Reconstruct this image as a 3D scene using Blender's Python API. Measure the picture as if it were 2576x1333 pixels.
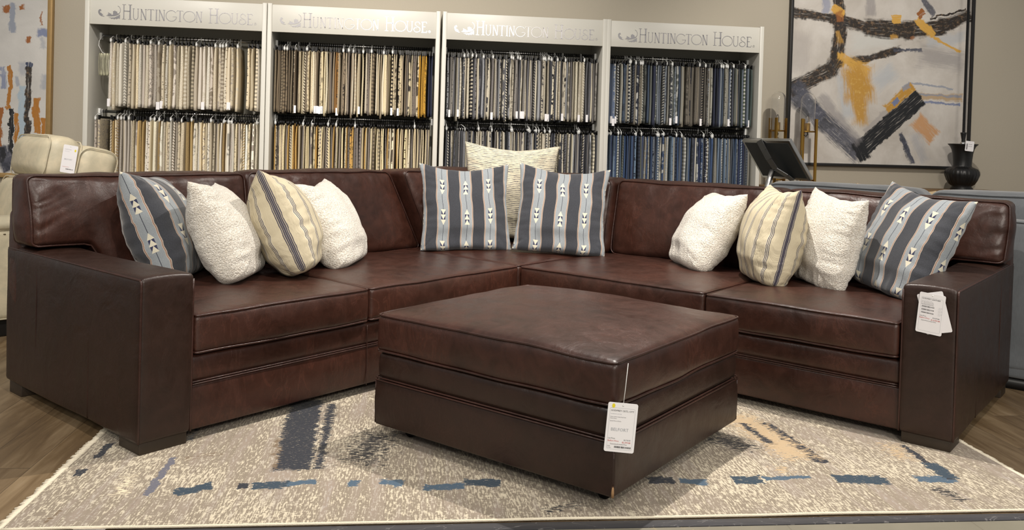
import bpy, bmesh, math, random
from math import sin, cos, pi, radians, sqrt, exp
from mathutils import Vector, Matrix, noise
from mathutils.geometry import tessellate_polygon

for o in list(bpy.data.objects):
    bpy.data.objects.remove(o)
SC = bpy.context.scene
COL = SC.collection
random.seed(7)

# ------------------------------------------------------------------ camera
F_PX, CY_PX, CAM_H = 2140.86, 393.61, 1.1664
RT = Vector((0.999574, 0.000527, 0.029167)); FW = Vector((0.0, 0.999837, -0.018058)); UPV = Vector((-0.029172, 0.018051, 0.999411))
cam = bpy.data.cameras.new('camera'); co = bpy.data.objects.new('camera', cam); COL.objects.link(co)
cam.sensor_fit = 'HORIZONTAL'; cam.sensor_width = 36.0; cam.lens = F_PX / 2576 * 36.0
cam.shift_x = 0.0; cam.shift_y = (CY_PX - 666.5) / 2576
cam.clip_start = 0.05; cam.clip_end = 60
co.matrix_world = Matrix(((RT.x, UPV.x, -FW.x, 0), (RT.y, UPV.y, -FW.y, 0), (RT.z, UPV.z, -FW.z, CAM_H), (0, 0, 0, 1)))
SC.camera = co

# ------------------------------------------------------------------ light and exposure
SC.view_settings.view_transform = 'Standard'; SC.view_settings.look = 'None'
SC.view_settings.gamma = 1.0; SC.view_settings.use_curve_mapping = False
SC.view_settings.exposure = 0.86
w = bpy.data.worlds.new('showroom_ambience'); SC.world = w; w.use_nodes = True
w.node_tree.nodes['Background'].inputs[0].default_value = (1.0, 0.96, 0.91, 1)
w.node_tree.nodes['Background'].inputs[1].default_value = 0.185

def spot(name, loc, target, power, angle=60, blend=0.6, size=0.05, color=(1.0, 0.93, 0.85)):
    l = bpy.data.lights.new(name, 'SPOT'); l.energy = power; l.spot_size = radians(angle); l.spot_blend = blend
    l.shadow_soft_size = size; l.color = color
    o = bpy.data.objects.new(name, l); COL.objects.link(o); o.location = loc
    o.rotation_euler = (Vector(target) - Vector(loc)).to_track_quat('-Z', 'Y').to_euler()
    return o
def area(name, loc, target, power, sx, sy, color=(1.0, 0.93, 0.82)):
    l = bpy.data.lights.new(name, 'AREA'); l.energy = power; l.shape = 'RECTANGLE'; l.size = sx; l.size_y = sy; l.color = color
    o = bpy.data.objects.new(name, l); COL.objects.link(o); o.location = loc
    o.rotation_euler = (Vector(target) - Vector(loc)).to_track_quat('-Z', 'Y').to_euler()
    return o
# ceiling track lamps of the showroom, 3.3 m up
spot('track_spot', (0.75, 4.05, 3.3), (0.6, 2.7, 0.0), 230, 120, 0.9, 0.02)
spot('track_spot', (-0.6, 2.2, 3.3), (-1.1, 4.0, 0.5), 90, 85, 0.8, 0.04)
spot('track_spot', (1.9, 2.0, 3.3), (1.6, 3.9, 0.5), 75, 80, 0.8, 0.04)
spot('track_spot', (0.2, 3.4, 3.3), (0.0, 5.3, 0.6), 80, 75, 0.8, 0.04)
spot('track_spot', (-2.2, 3.6, 3.4), (-2.4, 6.5, 1.5), 145, 80, 0.9, 0.05)
spot('track_spot', (-0.3, 4.2, 3.4), (-0.4, 6.6, 1.4), 145, 80, 0.9, 0.05)
spot('track_spot', (2.2, 4.4, 3.4), (2.9, 7.1, 1.5), 145, 80, 0.9, 0.05)
spot('track_spot', (-2.6, 2.6, 3.3), (-2.6, 4.9, 0.7), 60, 70, 0.8, 0.05)
area('ceiling_panel', (1.07, -4.0, 3.4), (0.5, 3.0, 1.0), 110, 1.3, 0.6)
spot('track_spot', (-2.4, 0.6, 3.4), (-1.2, 3.6, 0.3), 110, 70, 0.9, 0.06)
spot('track_spot', (2.4, 0.4, 3.4), (1.2, 3.4, 0.3), 110, 70, 0.9, 0.06)

# ------------------------------------------------------------------ shared frames
SO = Vector((-0.1101, 6.3007, 0)); S_YAW = 4.0261; D = 1.1911; LU, LV, AW, HA = 3.3163, 3.355, 0.2066, 0.64
HB, HK, HC, HS = 0.052, 0.225, 0.342, 0.487
KO = Vector((-3.1406, 6.2237, 0)); K_YAW = 0.1242; KW = 1.2936
KU = Vector((cos(K_YAW), sin(K_YAW), 0)); KN = Vector((-sin(K_YAW), cos(K_YAW), 0))
RO = Vector((-1.437, 2.4266, 0)); R_YAW = radians(6.21)

# ------------------------------------------------------------------ colour and node helpers
def lin(c):
    c = c / 255.0
    return c / 12.92 if c <= 0.04045 else ((c + 0.055) / 1.055) ** 2.4
def rgb(r, g, b, k=1.0): return (lin(r) * k, lin(g) * k, lin(b) * k, 1.0)

class N:
    """tiny node-graph writer"""
    def __init__(s, name):
        m = bpy.data.materials.new(name); m.use_nodes = True; s.m = m; s.t = m.node_tree
        s.b = s.t.nodes['Principled BSDF']
    def n(s, typ, **kw):
        nd = s.t.nodes.new(typ)
        for k, v in kw.items(): setattr(nd, k, v)
        return nd
    def put(s, sock, v):
        if isinstance(v, bpy.types.NodeSocket): s.t.links.new(v, sock)
        elif v is not None: sock.default_value = v
    def math(s, op, a, b=None, c=None, clamp=False):
        nd = s.n('ShaderNodeMath', operation=op); nd.use_clamp = clamp
        s.put(nd.inputs[0], a)
        if b is not None: s.put(nd.inputs[1], b)
        if c is not None: s.put(nd.inputs[2], c)
        return nd.outputs[0]
    def add(s, a, b): return s.math('ADD', a, b)
    def sub(s, a, b): return s.math('SUBTRACT', a, b)
    def mul(s, a, b): return s.math('MULTIPLY', a, b)
    def mad(s, a, b, c): return s.math('MULTIPLY_ADD', a, b, c)
    def mx(s, a, b): return s.math('MAXIMUM', a, b)
    def mn(s, a, b): return s.math('MINIMUM', a, b)
    def ab(s, a): return s.math('ABSOLUTE', a)
    def lt(s, a, b): return s.math('LESS_THAN', a, b)
    def gt(s, a, b): return s.math('GREATER_THAN', a, b)
    def fr(s, a): return s.math('FRACT', a)
    def clampmad(s, a, b, c): return s.math('MULTIPLY_ADD', a, b, c, clamp=True)
    def mix(s, f, a, b, blend='MIX'):
        nd = s.n('ShaderNodeMix', data_type='RGBA', blend_type=blend)
        s.put(nd.inputs[0], f); s.put(nd.inputs[6], a); s.put(nd.inputs[7], b)
        return nd.outputs[2]
    def coord(s, which='Object'): return s.n('ShaderNodeTexCoord').outputs[which]
    def mapping(s, v, scale=(1, 1, 1), rot=(0, 0, 0), loc=(0, 0, 0)):
        nd = s.n('ShaderNodeMapping'); s.put(nd.inputs[0], v)
        nd.inputs['Location'].default_value = loc; nd.inputs['Rotation'].default_value = rot; nd.inputs['Scale'].default_value = scale
        return nd.outputs[0]
    def noise(s, v, scale, detail=3, rough=0.5, dist=0.0, out=0):
        nd = s.n('ShaderNodeTexNoise'); s.put(nd.inputs['Vector'], v); nd.inputs['Scale'].default_value = scale
        nd.inputs['Detail'].default_value = detail; nd.inputs['Roughness'].default_value = rough; nd.inputs['Distortion'].default_value = dist
        return nd.outputs[out]
    def voro(s, v, scale, feature='F1', out='Distance', rnd=1.0):
        nd = s.n('ShaderNodeTexVoronoi', feature=feature); s.put(nd.inputs['Vector'], v); nd.inputs['Scale'].default_value = scale
        nd.inputs['Randomness'].default_value = rnd
        return nd.outputs[out]
    def white(s, v, out='Value'):
        nd = s.n('ShaderNodeTexWhiteNoise', noise_dimensions='3D'); s.put(nd.inputs['Vector'], v); return nd.outputs[out]
    def sep(s, v):
        nd = s.n('ShaderNodeSeparateXYZ'); s.put(nd.inputs[0], v); return nd.outputs
    def comb(s, x, y, z):
        nd = s.n('ShaderNodeCombineXYZ'); s.put(nd.inputs[0], x); s.put(nd.inputs[1], y); s.put(nd.inputs[2], z); return nd.outputs[0]
    def ramp(s, f, stops, interp='LINEAR'):
        nd = s.n('ShaderNodeValToRGB'); s.put(nd.inputs[0], f); cr = nd.color_ramp; cr.interpolation = interp
        cr.elements[0].position = stops[0][0]; cr.elements[0].color = stops[0][1]
        cr.elements[1].position = stops[-1][0]; cr.elements[1].color = stops[-1][1]
        for p_, c_ in stops[1:-1]:
            e = cr.elements.new(p_); e.color = c_
        return nd.outputs[0]
    def bump(s, h, strength=0.3, dist=0.002, normal=None):
        nd = s.n('ShaderNodeBump'); s.put(nd.inputs['Height'], h); nd.inputs['Strength'].default_value = strength; nd.inputs['Distance'].default_value = dist
        if normal is not None: s.put(nd.inputs['Normal'], normal)
        return nd.outputs[0]
    def fin(s, color=None, rough=None, metal=None, normal=None, **kw):
        if color is not None: s.put(s.b.inputs['Base Color'], color)
        if rough is not None: s.put(s.b.inputs['Roughness'], rough)
        if metal is not None: s.put(s.b.inputs['Metallic'], metal)
        if normal is not None: s.put(s.b.inputs['Normal'], normal)
        for k, v in kw.items(): s.put(s.b.inputs[k.replace('_', ' ')], v)
        return s.m

def plain(name, c, rough=0.5, metal=0.0, vary=0.06, scale=20, bump=0.0, bscale=200, bdist=0.001, **kw):
    g = N(name); co_ = g.coord()
    nz = g.noise(co_, scale, 3)
    dk = (c[0] * (1 - vary), c[1] * (1 - vary), c[2] * (1 - vary), 1); lt_ = (min(1, c[0] * (1 + vary)), min(1, c[1] * (1 + vary)), min(1, c[2] * (1 + vary)), 1)
    nm = g.bump(g.noise(co_, bscale, 2), bump, bdist) if bump else None
    return g.fin(g.mix(nz, dk, lt_), rough, metal, nm, **kw)

# ------------------------------------------------------------------ mesh helpers
def mesh_obj(name, verts, faces, mat=None, parent=None, smooth=True, uvs=None, mats=None, fmat=None):
    me = bpy.data.meshes.new(name); me.from_pydata([tuple(v) for v in verts], [], faces); me.update()
    if smooth: me.polygons.foreach_set('use_smooth', [True] * len(me.polygons))
    if uvs is not None:
        ul = me.uv_layers.new(name='UVMap')
        fl = []
        for p_ in me.polygons:
            for li in p_.loop_indices: fl += list(uvs[me.loops[li].vertex_index])
        ul.data.foreach_set('uv', fl)
    for m_ in (mats or ([mat] if mat else [])): me.materials.append(m_)
    if fmat is not None: me.polygons.foreach_set('material_index', fmat)
    o = bpy.data.objects.new(name, me); COL.objects.link(o)
    if parent: o.parent = parent
    return o
def tag(o, label=None, cat=None, group=None, kind=None):
    if label: o['label'] = label
    if cat: o['category'] = cat
    if group: o['group'] = group
    if kind: o['kind'] = kind
    return o
def empty(name, loc=(0, 0, 0), rz=0.0, rot=None):
    o = bpy.data.objects.new(name, None); COL.objects.link(o); o.location = loc
    o.rotation_euler = rot if rot else (0, 0, rz); o.empty_display_size = 0.05
    return o

class MB:
    """collects shapes into one mesh"""
    def __init__(s): s.v = []; s.f = []; s.m = []; s.cur = 0
    def add(s, vs, fs):
        o = len(s.v); s.v += [Vector(v) for v in vs]; s.f += [tuple(i + o for i in f) for f in fs]; s.m += [s.cur] * len(fs); return s
    def box(s, x0, x1, y0, y1, z0, z1, r=0.0, seg=2, M=None):
        hx, hy, hz = (x1 - x0) / 2, (y1 - y0) / 2, (z1 - z0) / 2; c = Vector(((x0 + x1) / 2, (y0 + y1) / 2, (z0 + z1) / 2))
        if r <= 0:
            vs = [c + Vector((a * hx, b * hy, d * hz)) for a in (-1, 1) for b in (-1, 1) for d in (-1, 1)]
            fs = [(0, 1, 3, 2), (4, 6, 7, 5), (0, 4, 5, 1), (2, 3, 7, 6), (0, 2, 6, 4), (1, 5, 7, 3)]
        else:
            vs, fs = rbox_grid(hx, hy, hz, min(r, hx, hy, hz), seg, 1, 1, 1); vs = [v + c for v in vs]
        if M is not None: vs = [M @ v for v in vs]
        return s.add(vs, fs)
    def tube(s, pts, r, sides=8, closed=False, caps=True, M=None):
        pts = [Vector(p_) for p_ in pts]; n = len(pts); rad = r if isinstance(r, (list, tuple)) else [r] * n
        vs = []; fs = []; ref = None
        for i, p_ in enumerate(pts):
            if closed: t = pts[(i + 1) % n] - pts[i - 1]
            else: t = pts[min(i + 1, n - 1)] - pts[max(i - 1, 0)]
            t = t.normalized() if t.length > 1e-9 else Vector((0, 0, 1))
            if ref is None: ref = Vector((0, 0, 1)) if abs(t.z) < .9 else Vector((1, 0, 0))
            a = (ref - t * ref.dot(t)); a = a.normalized() if a.length > 1e-6 else t.orthogonal().normalized(); ref = a; b = t.cross(a)
            for k in range(sides):
                an = 2 * pi * k / sides; vs.append(p_ + (a * cos(an) + b * sin(an)) * rad[i])
        m = n if closed else n - 1
        for i in range(m):
            for k in range(sides):
                j = (i + 1) % n
                fs.append((i * sides + k, i * sides + (k + 1) % sides, j * sides + (k + 1) % sides, j * sides + k))
        if not closed and caps: fs.append(tuple(range(sides))[::-1]); fs.append(tuple((n - 1) * sides + k for k in range(sides)))
        if M is not None: vs = [M @ v for v in vs]
        return s.add(vs, fs)
    def lathe(s, prof, n=24, c=(0, 0, 0), flute=None):
        vs = []; fs = []; c = Vector(c)
        for (r, z) in prof:
            for k in range(n):
                an = 2 * pi * k / n; rr_ = r * (flute(an, z) if flute else 1)
                vs.append(c + Vector((rr_ * cos(an), rr_ * sin(an), z)))
        for i in range(len(prof) - 1):
            for k in range(n): fs.append((i * n + k, i * n + (k + 1) % n, (i + 1) * n + (k + 1) % n, (i + 1) * n + k))
        return s.add(vs, fs)
    def build(s, name, mat, parent=None, smooth=True, mats=None, uvs=None, sharp=None):
        o = mesh_obj(name, s.v, s.f, mat, parent, smooth, mats=mats, fmat=s.m if mats else None, uvs=uvs)
        if smooth and sharp: o.data.set_sharp_from_angle(angle=radians(sharp))
        return o

def axis_samples(h, r, seg, n):
    """positions along one axis: fine steps through the rounded edge, n steps over the flat"""
    a = [-h + r - r * cos(0) * 1.0 * cos(pi / 2 * k / seg) for k in range(seg)]
    flat = [(-h + r) + (2 * (h - r)) * k / n for k in range(n + 1)]
    b = [-x for x in reversed(a)]
    return a + flat + b
def rbox_grid(hx, hy, hz, r, seg, nx, ny, nz):
    """rounded box as a watertight grid mesh"""
    X, Y, Z = axis_samples(hx, r, seg, nx), axis_samples(hy, r, seg, ny), axis_samples(hz, r, seg, nz)
    idx = {}; vs = []; fs = []
    H = (hx, hy, hz)
    def vid(i, j, k):
        key = (i, j, k)
        if key in idx: return idx[key]
        p_ = Vector((X[i], Y[j], Z[k]))
        inner = Vector((max(-hx + r, min(hx - r, p_.x)), max(-hy + r, min(hy - r, p_.y)), max(-hz + r, min(hz - r, p_.z))))
        d = p_ - inner
        if d.length > 1e-9: d = d.normalized() * r
        idx[key] = len(vs); vs.append(inner + d); return idx[key]
    a, b, c = len(X), len(Y), len(Z)
    for i in range(a - 1):
        for j in range(b - 1):
            fs.append((vid(i, j, 0), vid(i, j + 1, 0), vid(i + 1, j + 1, 0), vid(i + 1, j, 0)))
            fs.append((vid(i, j, c - 1), vid(i + 1, j, c - 1), vid(i + 1, j + 1, c - 1), vid(i, j + 1, c - 1)))
    for i in range(a - 1):
        for k in range(c - 1):
            fs.append((vid(i, 0, k), vid(i + 1, 0, k), vid(i + 1, 0, k + 1), vid(i, 0, k + 1)))
            fs.append((vid(i, b - 1, k), vid(i, b - 1, k + 1), vid(i + 1, b - 1, k + 1), vid(i + 1, b - 1, k)))
    for j in range(b - 1):
        for k in range(c - 1):
            fs.append((vid(0, j, k), vid(0, j, k + 1), vid(0, j + 1, k + 1), vid(0, j + 1, k)))
            fs.append((vid(a - 1, j, k), vid(a - 1, j + 1, k), vid(a - 1, j + 1, k + 1), vid(a - 1, j, k + 1)))
    return vs, fs

def cushion(name, b, r, mat, parent, crown=0.03, bulge=0.008, wr=0.004, seed=0, warp=None, nx=28, ny=22, nz=8, welt=True, weltr=0.0045, welt_axis='z', welt_sides=(1, -1), seg=5, weltmat=None, gather=0.0):
    """soft upholstered box; b=(x0,x1,y0,y1,z0,z1); crown on top; optional warp(v)->v; piping runs round both faces of welt_axis"""
    x0, x1, y0, y1, z0, z1 = b; hx, hy, hz = (x1 - x0) / 2, (y1 - y0) / 2, (z1 - z0) / 2
    c = Vector(((x0 + x1) / 2, (y0 + y1) / 2, (z0 + z1) / 2)); r = min(r, hx * .98, hy * .98, hz * .98)
    vs, fs = rbox_grid(hx, hy, hz, r, seg, nx, ny, nz)
    so = Vector((seed * 3.1, seed * 1.7, seed * .9))
    def shape(p_, wrk=1.0):
        q = p_.copy(); ex, ey, ez = max(0, 1 - (q.x / hx) ** 2), max(0, 1 - (q.y / hy) ** 2), max(0, 1 - (q.z / hz) ** 2)
        if welt_axis == 'z':
            q.z += crown * (ex * ey) ** .55 * (1 if p_.z > 0 else -0.25) * abs(p_.z) / hz
            q.x += math.copysign(bulge * ey * ez, q.x) if abs(p_.x) > hx * .9 else 0
            q.y += math.copysign(bulge * ex * ez, q.y) if abs(p_.y) > hy * .9 else 0
        elif welt_axis == 'y':
            q.y += crown * (ex * ez) ** .5 * p_.y / hy
            q.z += math.copysign(bulge * ex * ey, q.z) if abs(p_.z) > hz * .8 else 0
            q.x += math.copysign(bulge * ez * ey, q.x) if abs(p_.x) > hx * .9 else 0
        else:
            q.x += crown * (ey * ez) ** .5 * p_.x / hx
            q.z += math.copysign(bulge * ex * ey, q.z) if abs(p_.z) > hz * .8 else 0
            q.y += math.copysign(bulge * ez * ex, q.y) if abs(p_.y) > hy * .9 else 0
        if wr:
            n1 = noise.noise_vector(q * 4.5 + so) * wr * 1.3 + noise.noise_vector(Vector((q.x * 14, q.y * 9, q.z * 11)) + so) * wr * .5 * wrk
            q += n1
        if gather and welt_axis != 'z':
            al, ha = (q.x, hx) if welt_axis == 'y' else (q.y, hy)
            dpt = 1 if welt_axis == 'y' else 0
            e1 = max(0, (abs(al) - (ha - .20)) / .20) ** 1.3 * (1 if abs(al) < ha - r * .7 else .0)
            rp = noise.noise(Vector((al * 7.0 + noise.noise(q * 5) * 2, q.z * 17 + noise.noise(q * 4) * 3, seed + 2.0))) * e1 * gather * ez * .8
            e2 = max(0, (q.z - (hz - .14)) / .14) ** 1.2 * (1 if q.z < hz - r * .7 else 0)
            rp += noise.noise(Vector((al * 17, q.z * 3.0, seed + 7.0))) * e2 * gather * .7
            rp += noise.noise(Vector((al * 7 + q.z * 2.5, q.z * 2.2, seed + 4.0))) * gather * .55
            q[dpt] += rp * (1 if p_[dpt] > 0 else .2)
        q += c
        return warp(q) if warp else q
    o = mesh_obj(name, [shape(v) for v in vs], fs, mat, parent)
    if welt:
        k = 1 - 0.7071; m = MB(); e = r * k * .55
        for sg in welt_sides:
            pts = []
            def ring(ha, hb):
                P = []; rc = r * .9
                for (cx_, cy_, a0) in ((ha - rc, hb - rc, 0), (-ha + rc, hb - rc, 90), (-ha + rc, -hb + rc, 180), (ha - rc, -hb + rc, 270)):
                    for t in range(6):
                        an = radians(a0 + 18 * t); P.append((cx_ + rc * cos(an), cy_ + rc * sin(an)))
                out = []
                for i in range(len(P)):
                    a_, b_ = Vector(P[i]), Vector(P[(i + 1) % len(P)]); L = (b_ - a_).length; nn = max(1, int(L / .03))
                    for t in range(nn): out.append(a_.lerp(b_, t / nn))
                return out
            if welt_axis == 'z': pts = [Vector((p_.x, p_.y, sg * (hz - r * k * .55))) for p_ in ring(hx - e, hy - e)]
            elif welt_axis == 'y': pts = [Vector((p_.x, sg * (hy - r * k * .55), p_.y)) for p_ in ring(hx - e, hz - e)]
            else: pts = [Vector((sg * (hx - r * k * .55), p_.x, p_.y)) for p_ in ring(hy - e, hz - e)]
            m.tube([shape(p_, .3) for p_ in pts], weltr, 7, closed=True)
        m.build('piping', weltmat or mat, o)
    return o
# ------------------------------------------------------------------ materials
def leather(name, c1, c2, rough=0.36, grain=0.35, vein=0.5):
    g = N(name); oc = g.coord()
    big = g.noise(oc, 3.2, 4, .55); mid = g.noise(oc, 14, 4, .6, .6)
    col = g.mix(g.clampmad(big, 2.6, -.8), c1, c2)
    col = g.mix(g.mul(g.clampmad(mid, 2.2, -.8), .6), col, (c2[0] * 1.5, c2[1] * 1.4, c2[2] * 1.35, 1))
    # pull-up marks: pale branching creases
    cr = g.ab(g.sub(g.noise(g.mapping(oc, (1, 1, .45)), 9, 6, .68, 1.5), .5)); mk = g.mul(g.clampmad(cr, -38, 1.0), g.clampmad(big, 3.2, -1.25))
    col = g.mix(g.mul(mk, vein), col, (c2[0] * 2.3, c2[1] * 2.1, c2[2] * 2.0, 1))
    fine = g.voro(oc, 420, 'F1'); crease = g.noise(oc, 26, 5, .62, 1.2)
    ridg = g.ab(g.sub(crease, .5))
    h = g.add(g.mul(fine, .25), g.add(g.mul(ridg, 1.8), g.mul(mk, -.6)))
    b1 = g.bump(h, grain, .0014)
    b2 = g.bump(g.noise(oc, 9, 3, .5, .8), .45, .008, b1)
    rg = g.mad(mid, .26, rough - .12)
    return g.fin(col, rg, 0.0, b2, Specular_IOR_Level=0.5)
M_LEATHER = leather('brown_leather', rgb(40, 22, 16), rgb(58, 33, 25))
M_LEATHER_D = leather('brown_leather_shaded', rgb(33, 19, 13), rgb(41, 24, 17), .38, .3, .2)  # same leather for arms and ottoman base, side shade put into the colour
M_WELT = leather('leather_piping', rgb(38, 21, 16), rgb(54, 31, 25), .32)
M_CREAM = leather('cream_leather', rgb(176, 168, 144), rgb(188, 180, 156), .5, .2, 0.0)
M_FOOT = plain('dark_stained_wood', rgb(48, 38, 28), .5, 0, .15, 30)
M_BLACK = plain('matte_black', rgb(14, 14, 15), .42, 0, .1, 20)
M_BLACKPL = plain('black_plastic', rgb(12, 12, 14), .35)
M_WHITEPL = plain('white_plastic', rgb(225, 226, 224), .4)
M_WHITE = plain('white_laminate', rgb(204, 202, 193), .42, 0, .015, 8)
M_SHELFBACK = plain('grey_back_panel', rgb(172, 170, 158), .6, 0, .02, 6)
M_STEEL = plain('brushed_steel', rgb(190, 190, 188), .28, 1.0)
M_GREYMETAL = plain('grey_metal', rgb(120, 122, 124), .38, .85)
M_BRASS = plain('brushed_brass', rgb(178, 140, 70), .3, 1.0)
M_PAPER = plain('card_paper', rgb(236, 234, 236), .55, 0, .01)
M_INK = plain('black_ink', rgb(40, 40, 44), .6)
M_INKG = plain('grey_ink', rgb(165, 168, 175), .6)
M_INKR = plain('red_ink', rgb(190, 60, 50), .6)
M_YELLOW = plain('yellow_sticker', rgb(232, 214, 40), .5)
M_SILVER = plain('silver_foil', rgb(196, 194, 196), .24, .96, .01)
M_GOLDFRAME = plain('gold_frame', rgb(166, 136, 88), .45, .35, .12, 30)
M_BLACKFRAME = plain('black_frame', rgb(20, 18, 17), .5)
M_STUD = plain('brass_nailhead', rgb(90, 74, 56), .3, 1.0)

g = N('glass_dome'); M_GLASS = g.fin((1, 1, 1, 1), 0.02, 0.0, None, Transmission_Weight=1.0, IOR=1.42)

# wall paint
g = N('wall_paint'); oc = g.coord()
M_WALL = g.fin(g.mix(g.noise(oc, 1.2, 2), rgb(172, 164, 148), rgb(178, 170, 154)), .75, 0, g.bump(g.noise(oc, 90, 3, .6), .35, .003))

# plank floor: boards run away from the camera
g = N('plank_floor'); oc = g.mapping(g.coord(), (1, 1, 1), (0, 0, -R_YAW))
X, Y, Z = g.sep(oc)
bx = g.mul(X, 1 / .185); row = g.math('FLOOR', bx)
yy = g.mad(g.white(g.comb(row, 3.3, 0)), 1.3, Y); bid = g.math('FLOOR', g.mul(yy, 1 / 1.25))
rnd = g.white(g.comb(row, bid, 1.0))
grain = g.noise(g.comb(g.mul(X, 22), g.mad(yy, 2.2, g.mul(rnd, 20)), rnd), 1.0, 6, .62, .8)
blot = g.noise(g.comb(g.mul(X, 5), g.mad(yy, 1.1, g.mul(rnd, 9)), rnd), 1.0, 3, .5, 1.0)
c = g.ramp(g.clampmad(g.add(g.mul(grain, .7), g.mul(blot, .5)), 1.5, -.45), [(0, rgb(70, 54, 38)), (.35, rgb(108, 88, 62)), (.65, rgb(140, 120, 92)), (1, rgb(158, 142, 118))])
c = g.mix(g.mul(rnd, .45), c, rgb(96, 82, 66))
gap = g.mx(g.lt(g.ab(g.sub(g.fr(bx), .5)), -1), g.gt(g.ab(g.sub(g.fr(bx), .5)), .494))
gap = g.mx(gap, g.gt(g.ab(g.sub(g.fr(g.mul(yy, 1 / 1.25)), .5)), .4988))
c = g.mix(g.mul(gap, .7), c, rgb(40, 30, 22))
M_PLANK = g.fin(c, g.mad(grain, .15, .36), 0, g.bump(g.sub(grain, gap), .15, .002))

g = N('concrete_tile'); oc = g.mapping(g.coord(), (1, 1, 1), (0, 0, -R_YAW)); X, Y, Z = g.sep(oc)
nz = g.noise(oc, 5, 5, .6); vein = g.ab(g.sub(g.noise(oc, 1.6, 5, .5, 1.0), .52))
c = g.mix(g.clampmad(nz, 1.6, -.3), rgb(120, 116, 102), rgb(138, 133, 118))
c = g.mix(g.mul(g.lt(vein, .0015), .6), c, rgb(158, 144, 112))
tx = g.gt(g.ab(g.sub(g.fr(g.mad(X, 1 / .61, .09)), .5)), .4975)
M_TILE = g.fin(g.mix(g.mul(tx, .6), c, rgb(100, 94, 80)), .42)

g = N('dark_edge_strip'); oc = g.mapping(g.coord(), (1, 1, 1), (0, 0, -R_YAW))
st = g.noise(g.mapping(oc, (3, 40, 1)), 1.5, 4, .6); sc_ = g.ab(g.sub(g.noise(g.mapping(oc, (3, 8, 1)), 1.2, 3, .5, 1.5), .5))
M_STRIP = g.fin(g.mix(g.mul(g.lt(sc_, .004), .5), g.mix(st, rgb(50, 50, 54), rgb(72, 72, 76)), rgb(130, 128, 128)), .42)

# rug: woven abstract, all marks laid in the rug's own frame
RUGDATA = [('navy',0.707,1.173,0.756,0.431,0.055,0.9),('navy',0.82,1.144,0.847,0.41,0.022,0.7),('dark',1.047,0.811,0.98,0.442,0.1,0.45),('brown',0.66,0.73,0.698,0.415,0.03,0.5),('teal',0.428,0.239,0.511,0.28,0.018,1),('navy',0.615,0.267,0.618,0.295,0.012,1),('teal',0.658,0.275,0.757,0.29,0.02,1),('blue',0.764,0.29,0.846,0.307,0.015,0.8),('blue',0.965,0.29,0.991,0.289,0.018,0.8),('blue',1.069,0.299,1.13,0.28,0.018,0.9),('blue',1.222,0.244,1.334,0.25,0.018,0.9),('teal',1.356,0.282,1.456,0.269,0.02,1),('navy',1.987,0.277,2.064,0.274,0.022,1),('blue',2.098,0.27,2.17,0.253,0.02,0.8),('teal',2.297,0.269,2.368,0.267,0.022,1.1),('blue',2.401,0.276,2.566,0.288,0.012,0.8),('teal',2.666,0.267,2.813,0.251,0.024,1.1),('blue',2.958,0.257,3.083,0.242,0.022,0.85),('navy',3.091,0.58,3.078,0.245,0.009,1.1),('teal',3.09,0.394,3.082,0.263,0.025,0.8),('dark',2.975,0.19,3.004,0.059,0.03,0.45),('navy',2.641,0.849,2.679,0.427,0.022,1),('tan',2.551,0.954,2.613,0.468,0.08,0.8),('tan',2.514,0.319,2.473,0.394,0.05,0.6),('tan',3.051,0.626,3.009,0.416,0.08,0.6),('dark',2.359,0.711,2.462,0.555,0.07,0.5),('navy',2.546,0.851,2.567,0.616,0.02,0.7),('navy',0.062,0.678,0.068,0.544,0.013,0.8),('navy',0.056,0.443,0.058,0.381,0.013,0.8),('slate',0.334,0.537,0.331,0.215,0.01,0.9),('brown',0.111,0.122,0.104,0.029,0.008,0.6),('brown',0.366,0.517,0.486,0.59,0.035,0.5),('cream',0.231,0.396,0.257,0.203,0.05,0.5),('slate',2.167,0.563,1.914,0.412,0.04,0.4),('teal',0.337,0.85,0.333,0.696,0.02,0.5),('dark',1.739,0.115,1.559,0.034,0.05,0.35)]
g = N('woven_rug'); oc = g.coord(); X, Y, Z = g.sep(oc)
d1 = g.noise(g.comb(g.mul(X, 165), g.mul(Y, 26), 0), 1.0, 3, .6, .4)
d2 = g.noise(g.comb(g.mul(X, 70), g.mul(Y, 130), 5), 1.0, 3, .6, .3)
big = g.noise(oc, 2.3, 3, .6)
streak = g.noise(g.comb(g.mul(X, 26), g.mul(Y, 1.2), 2), 1.0, 3, .5)
v = g.add(g.mul(d1, .85), g.mul(d2, .45)); v = g.add(v, g.mul(g.sub(big, .5), .35))
cream, taupe, grey = rgb(206, 195, 172), rgb(136, 124, 107), rgb(168, 159, 150)
col = g.mix(g.clampmad(v, 12, -7.75), taupe, cream)
col = g.mix(g.clampmad(g.sub(streak, big), 4, .05), col, g.mix(g.clampmad(v, 12, -7.6), rgb(150, 136, 122), grey))
col = g.mix(g.mul(g.clampmad(g.noise(g.comb(g.mul(X, 75), g.mul(Y, 2.5), 4), 1.0, 2, .5), 10, -6.2), .45), col, rgb(120, 106, 92))
col = g.mix(g.mul(g.clampmad(g.noise(g.comb(g.mul(X, 120), g.mul(Y, 36), 9), 1.0, 2, .5), 18, -12.6), .7), col, rgb(92, 78, 66))
CM = {'navy': rgb(16, 22, 36), 'teal': rgb(32, 54, 70), 'blue': rgb(62, 86, 106), 'tan': rgb(186, 162, 128), 'dark': rgb(30, 27, 28), 'brown': rgb(112, 92, 68), 'slate': rgb(96, 96, 108), 'cream': rgb(226, 212, 182)}
FLK = g.math('SUBTRACT', 1.0, g.mul(g.clampmad(g.noise(g.comb(g.mul(X, 60), g.mul(Y, 190), 21), 1.0, 3, .65, .3), 16, -9.7), .8))
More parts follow.
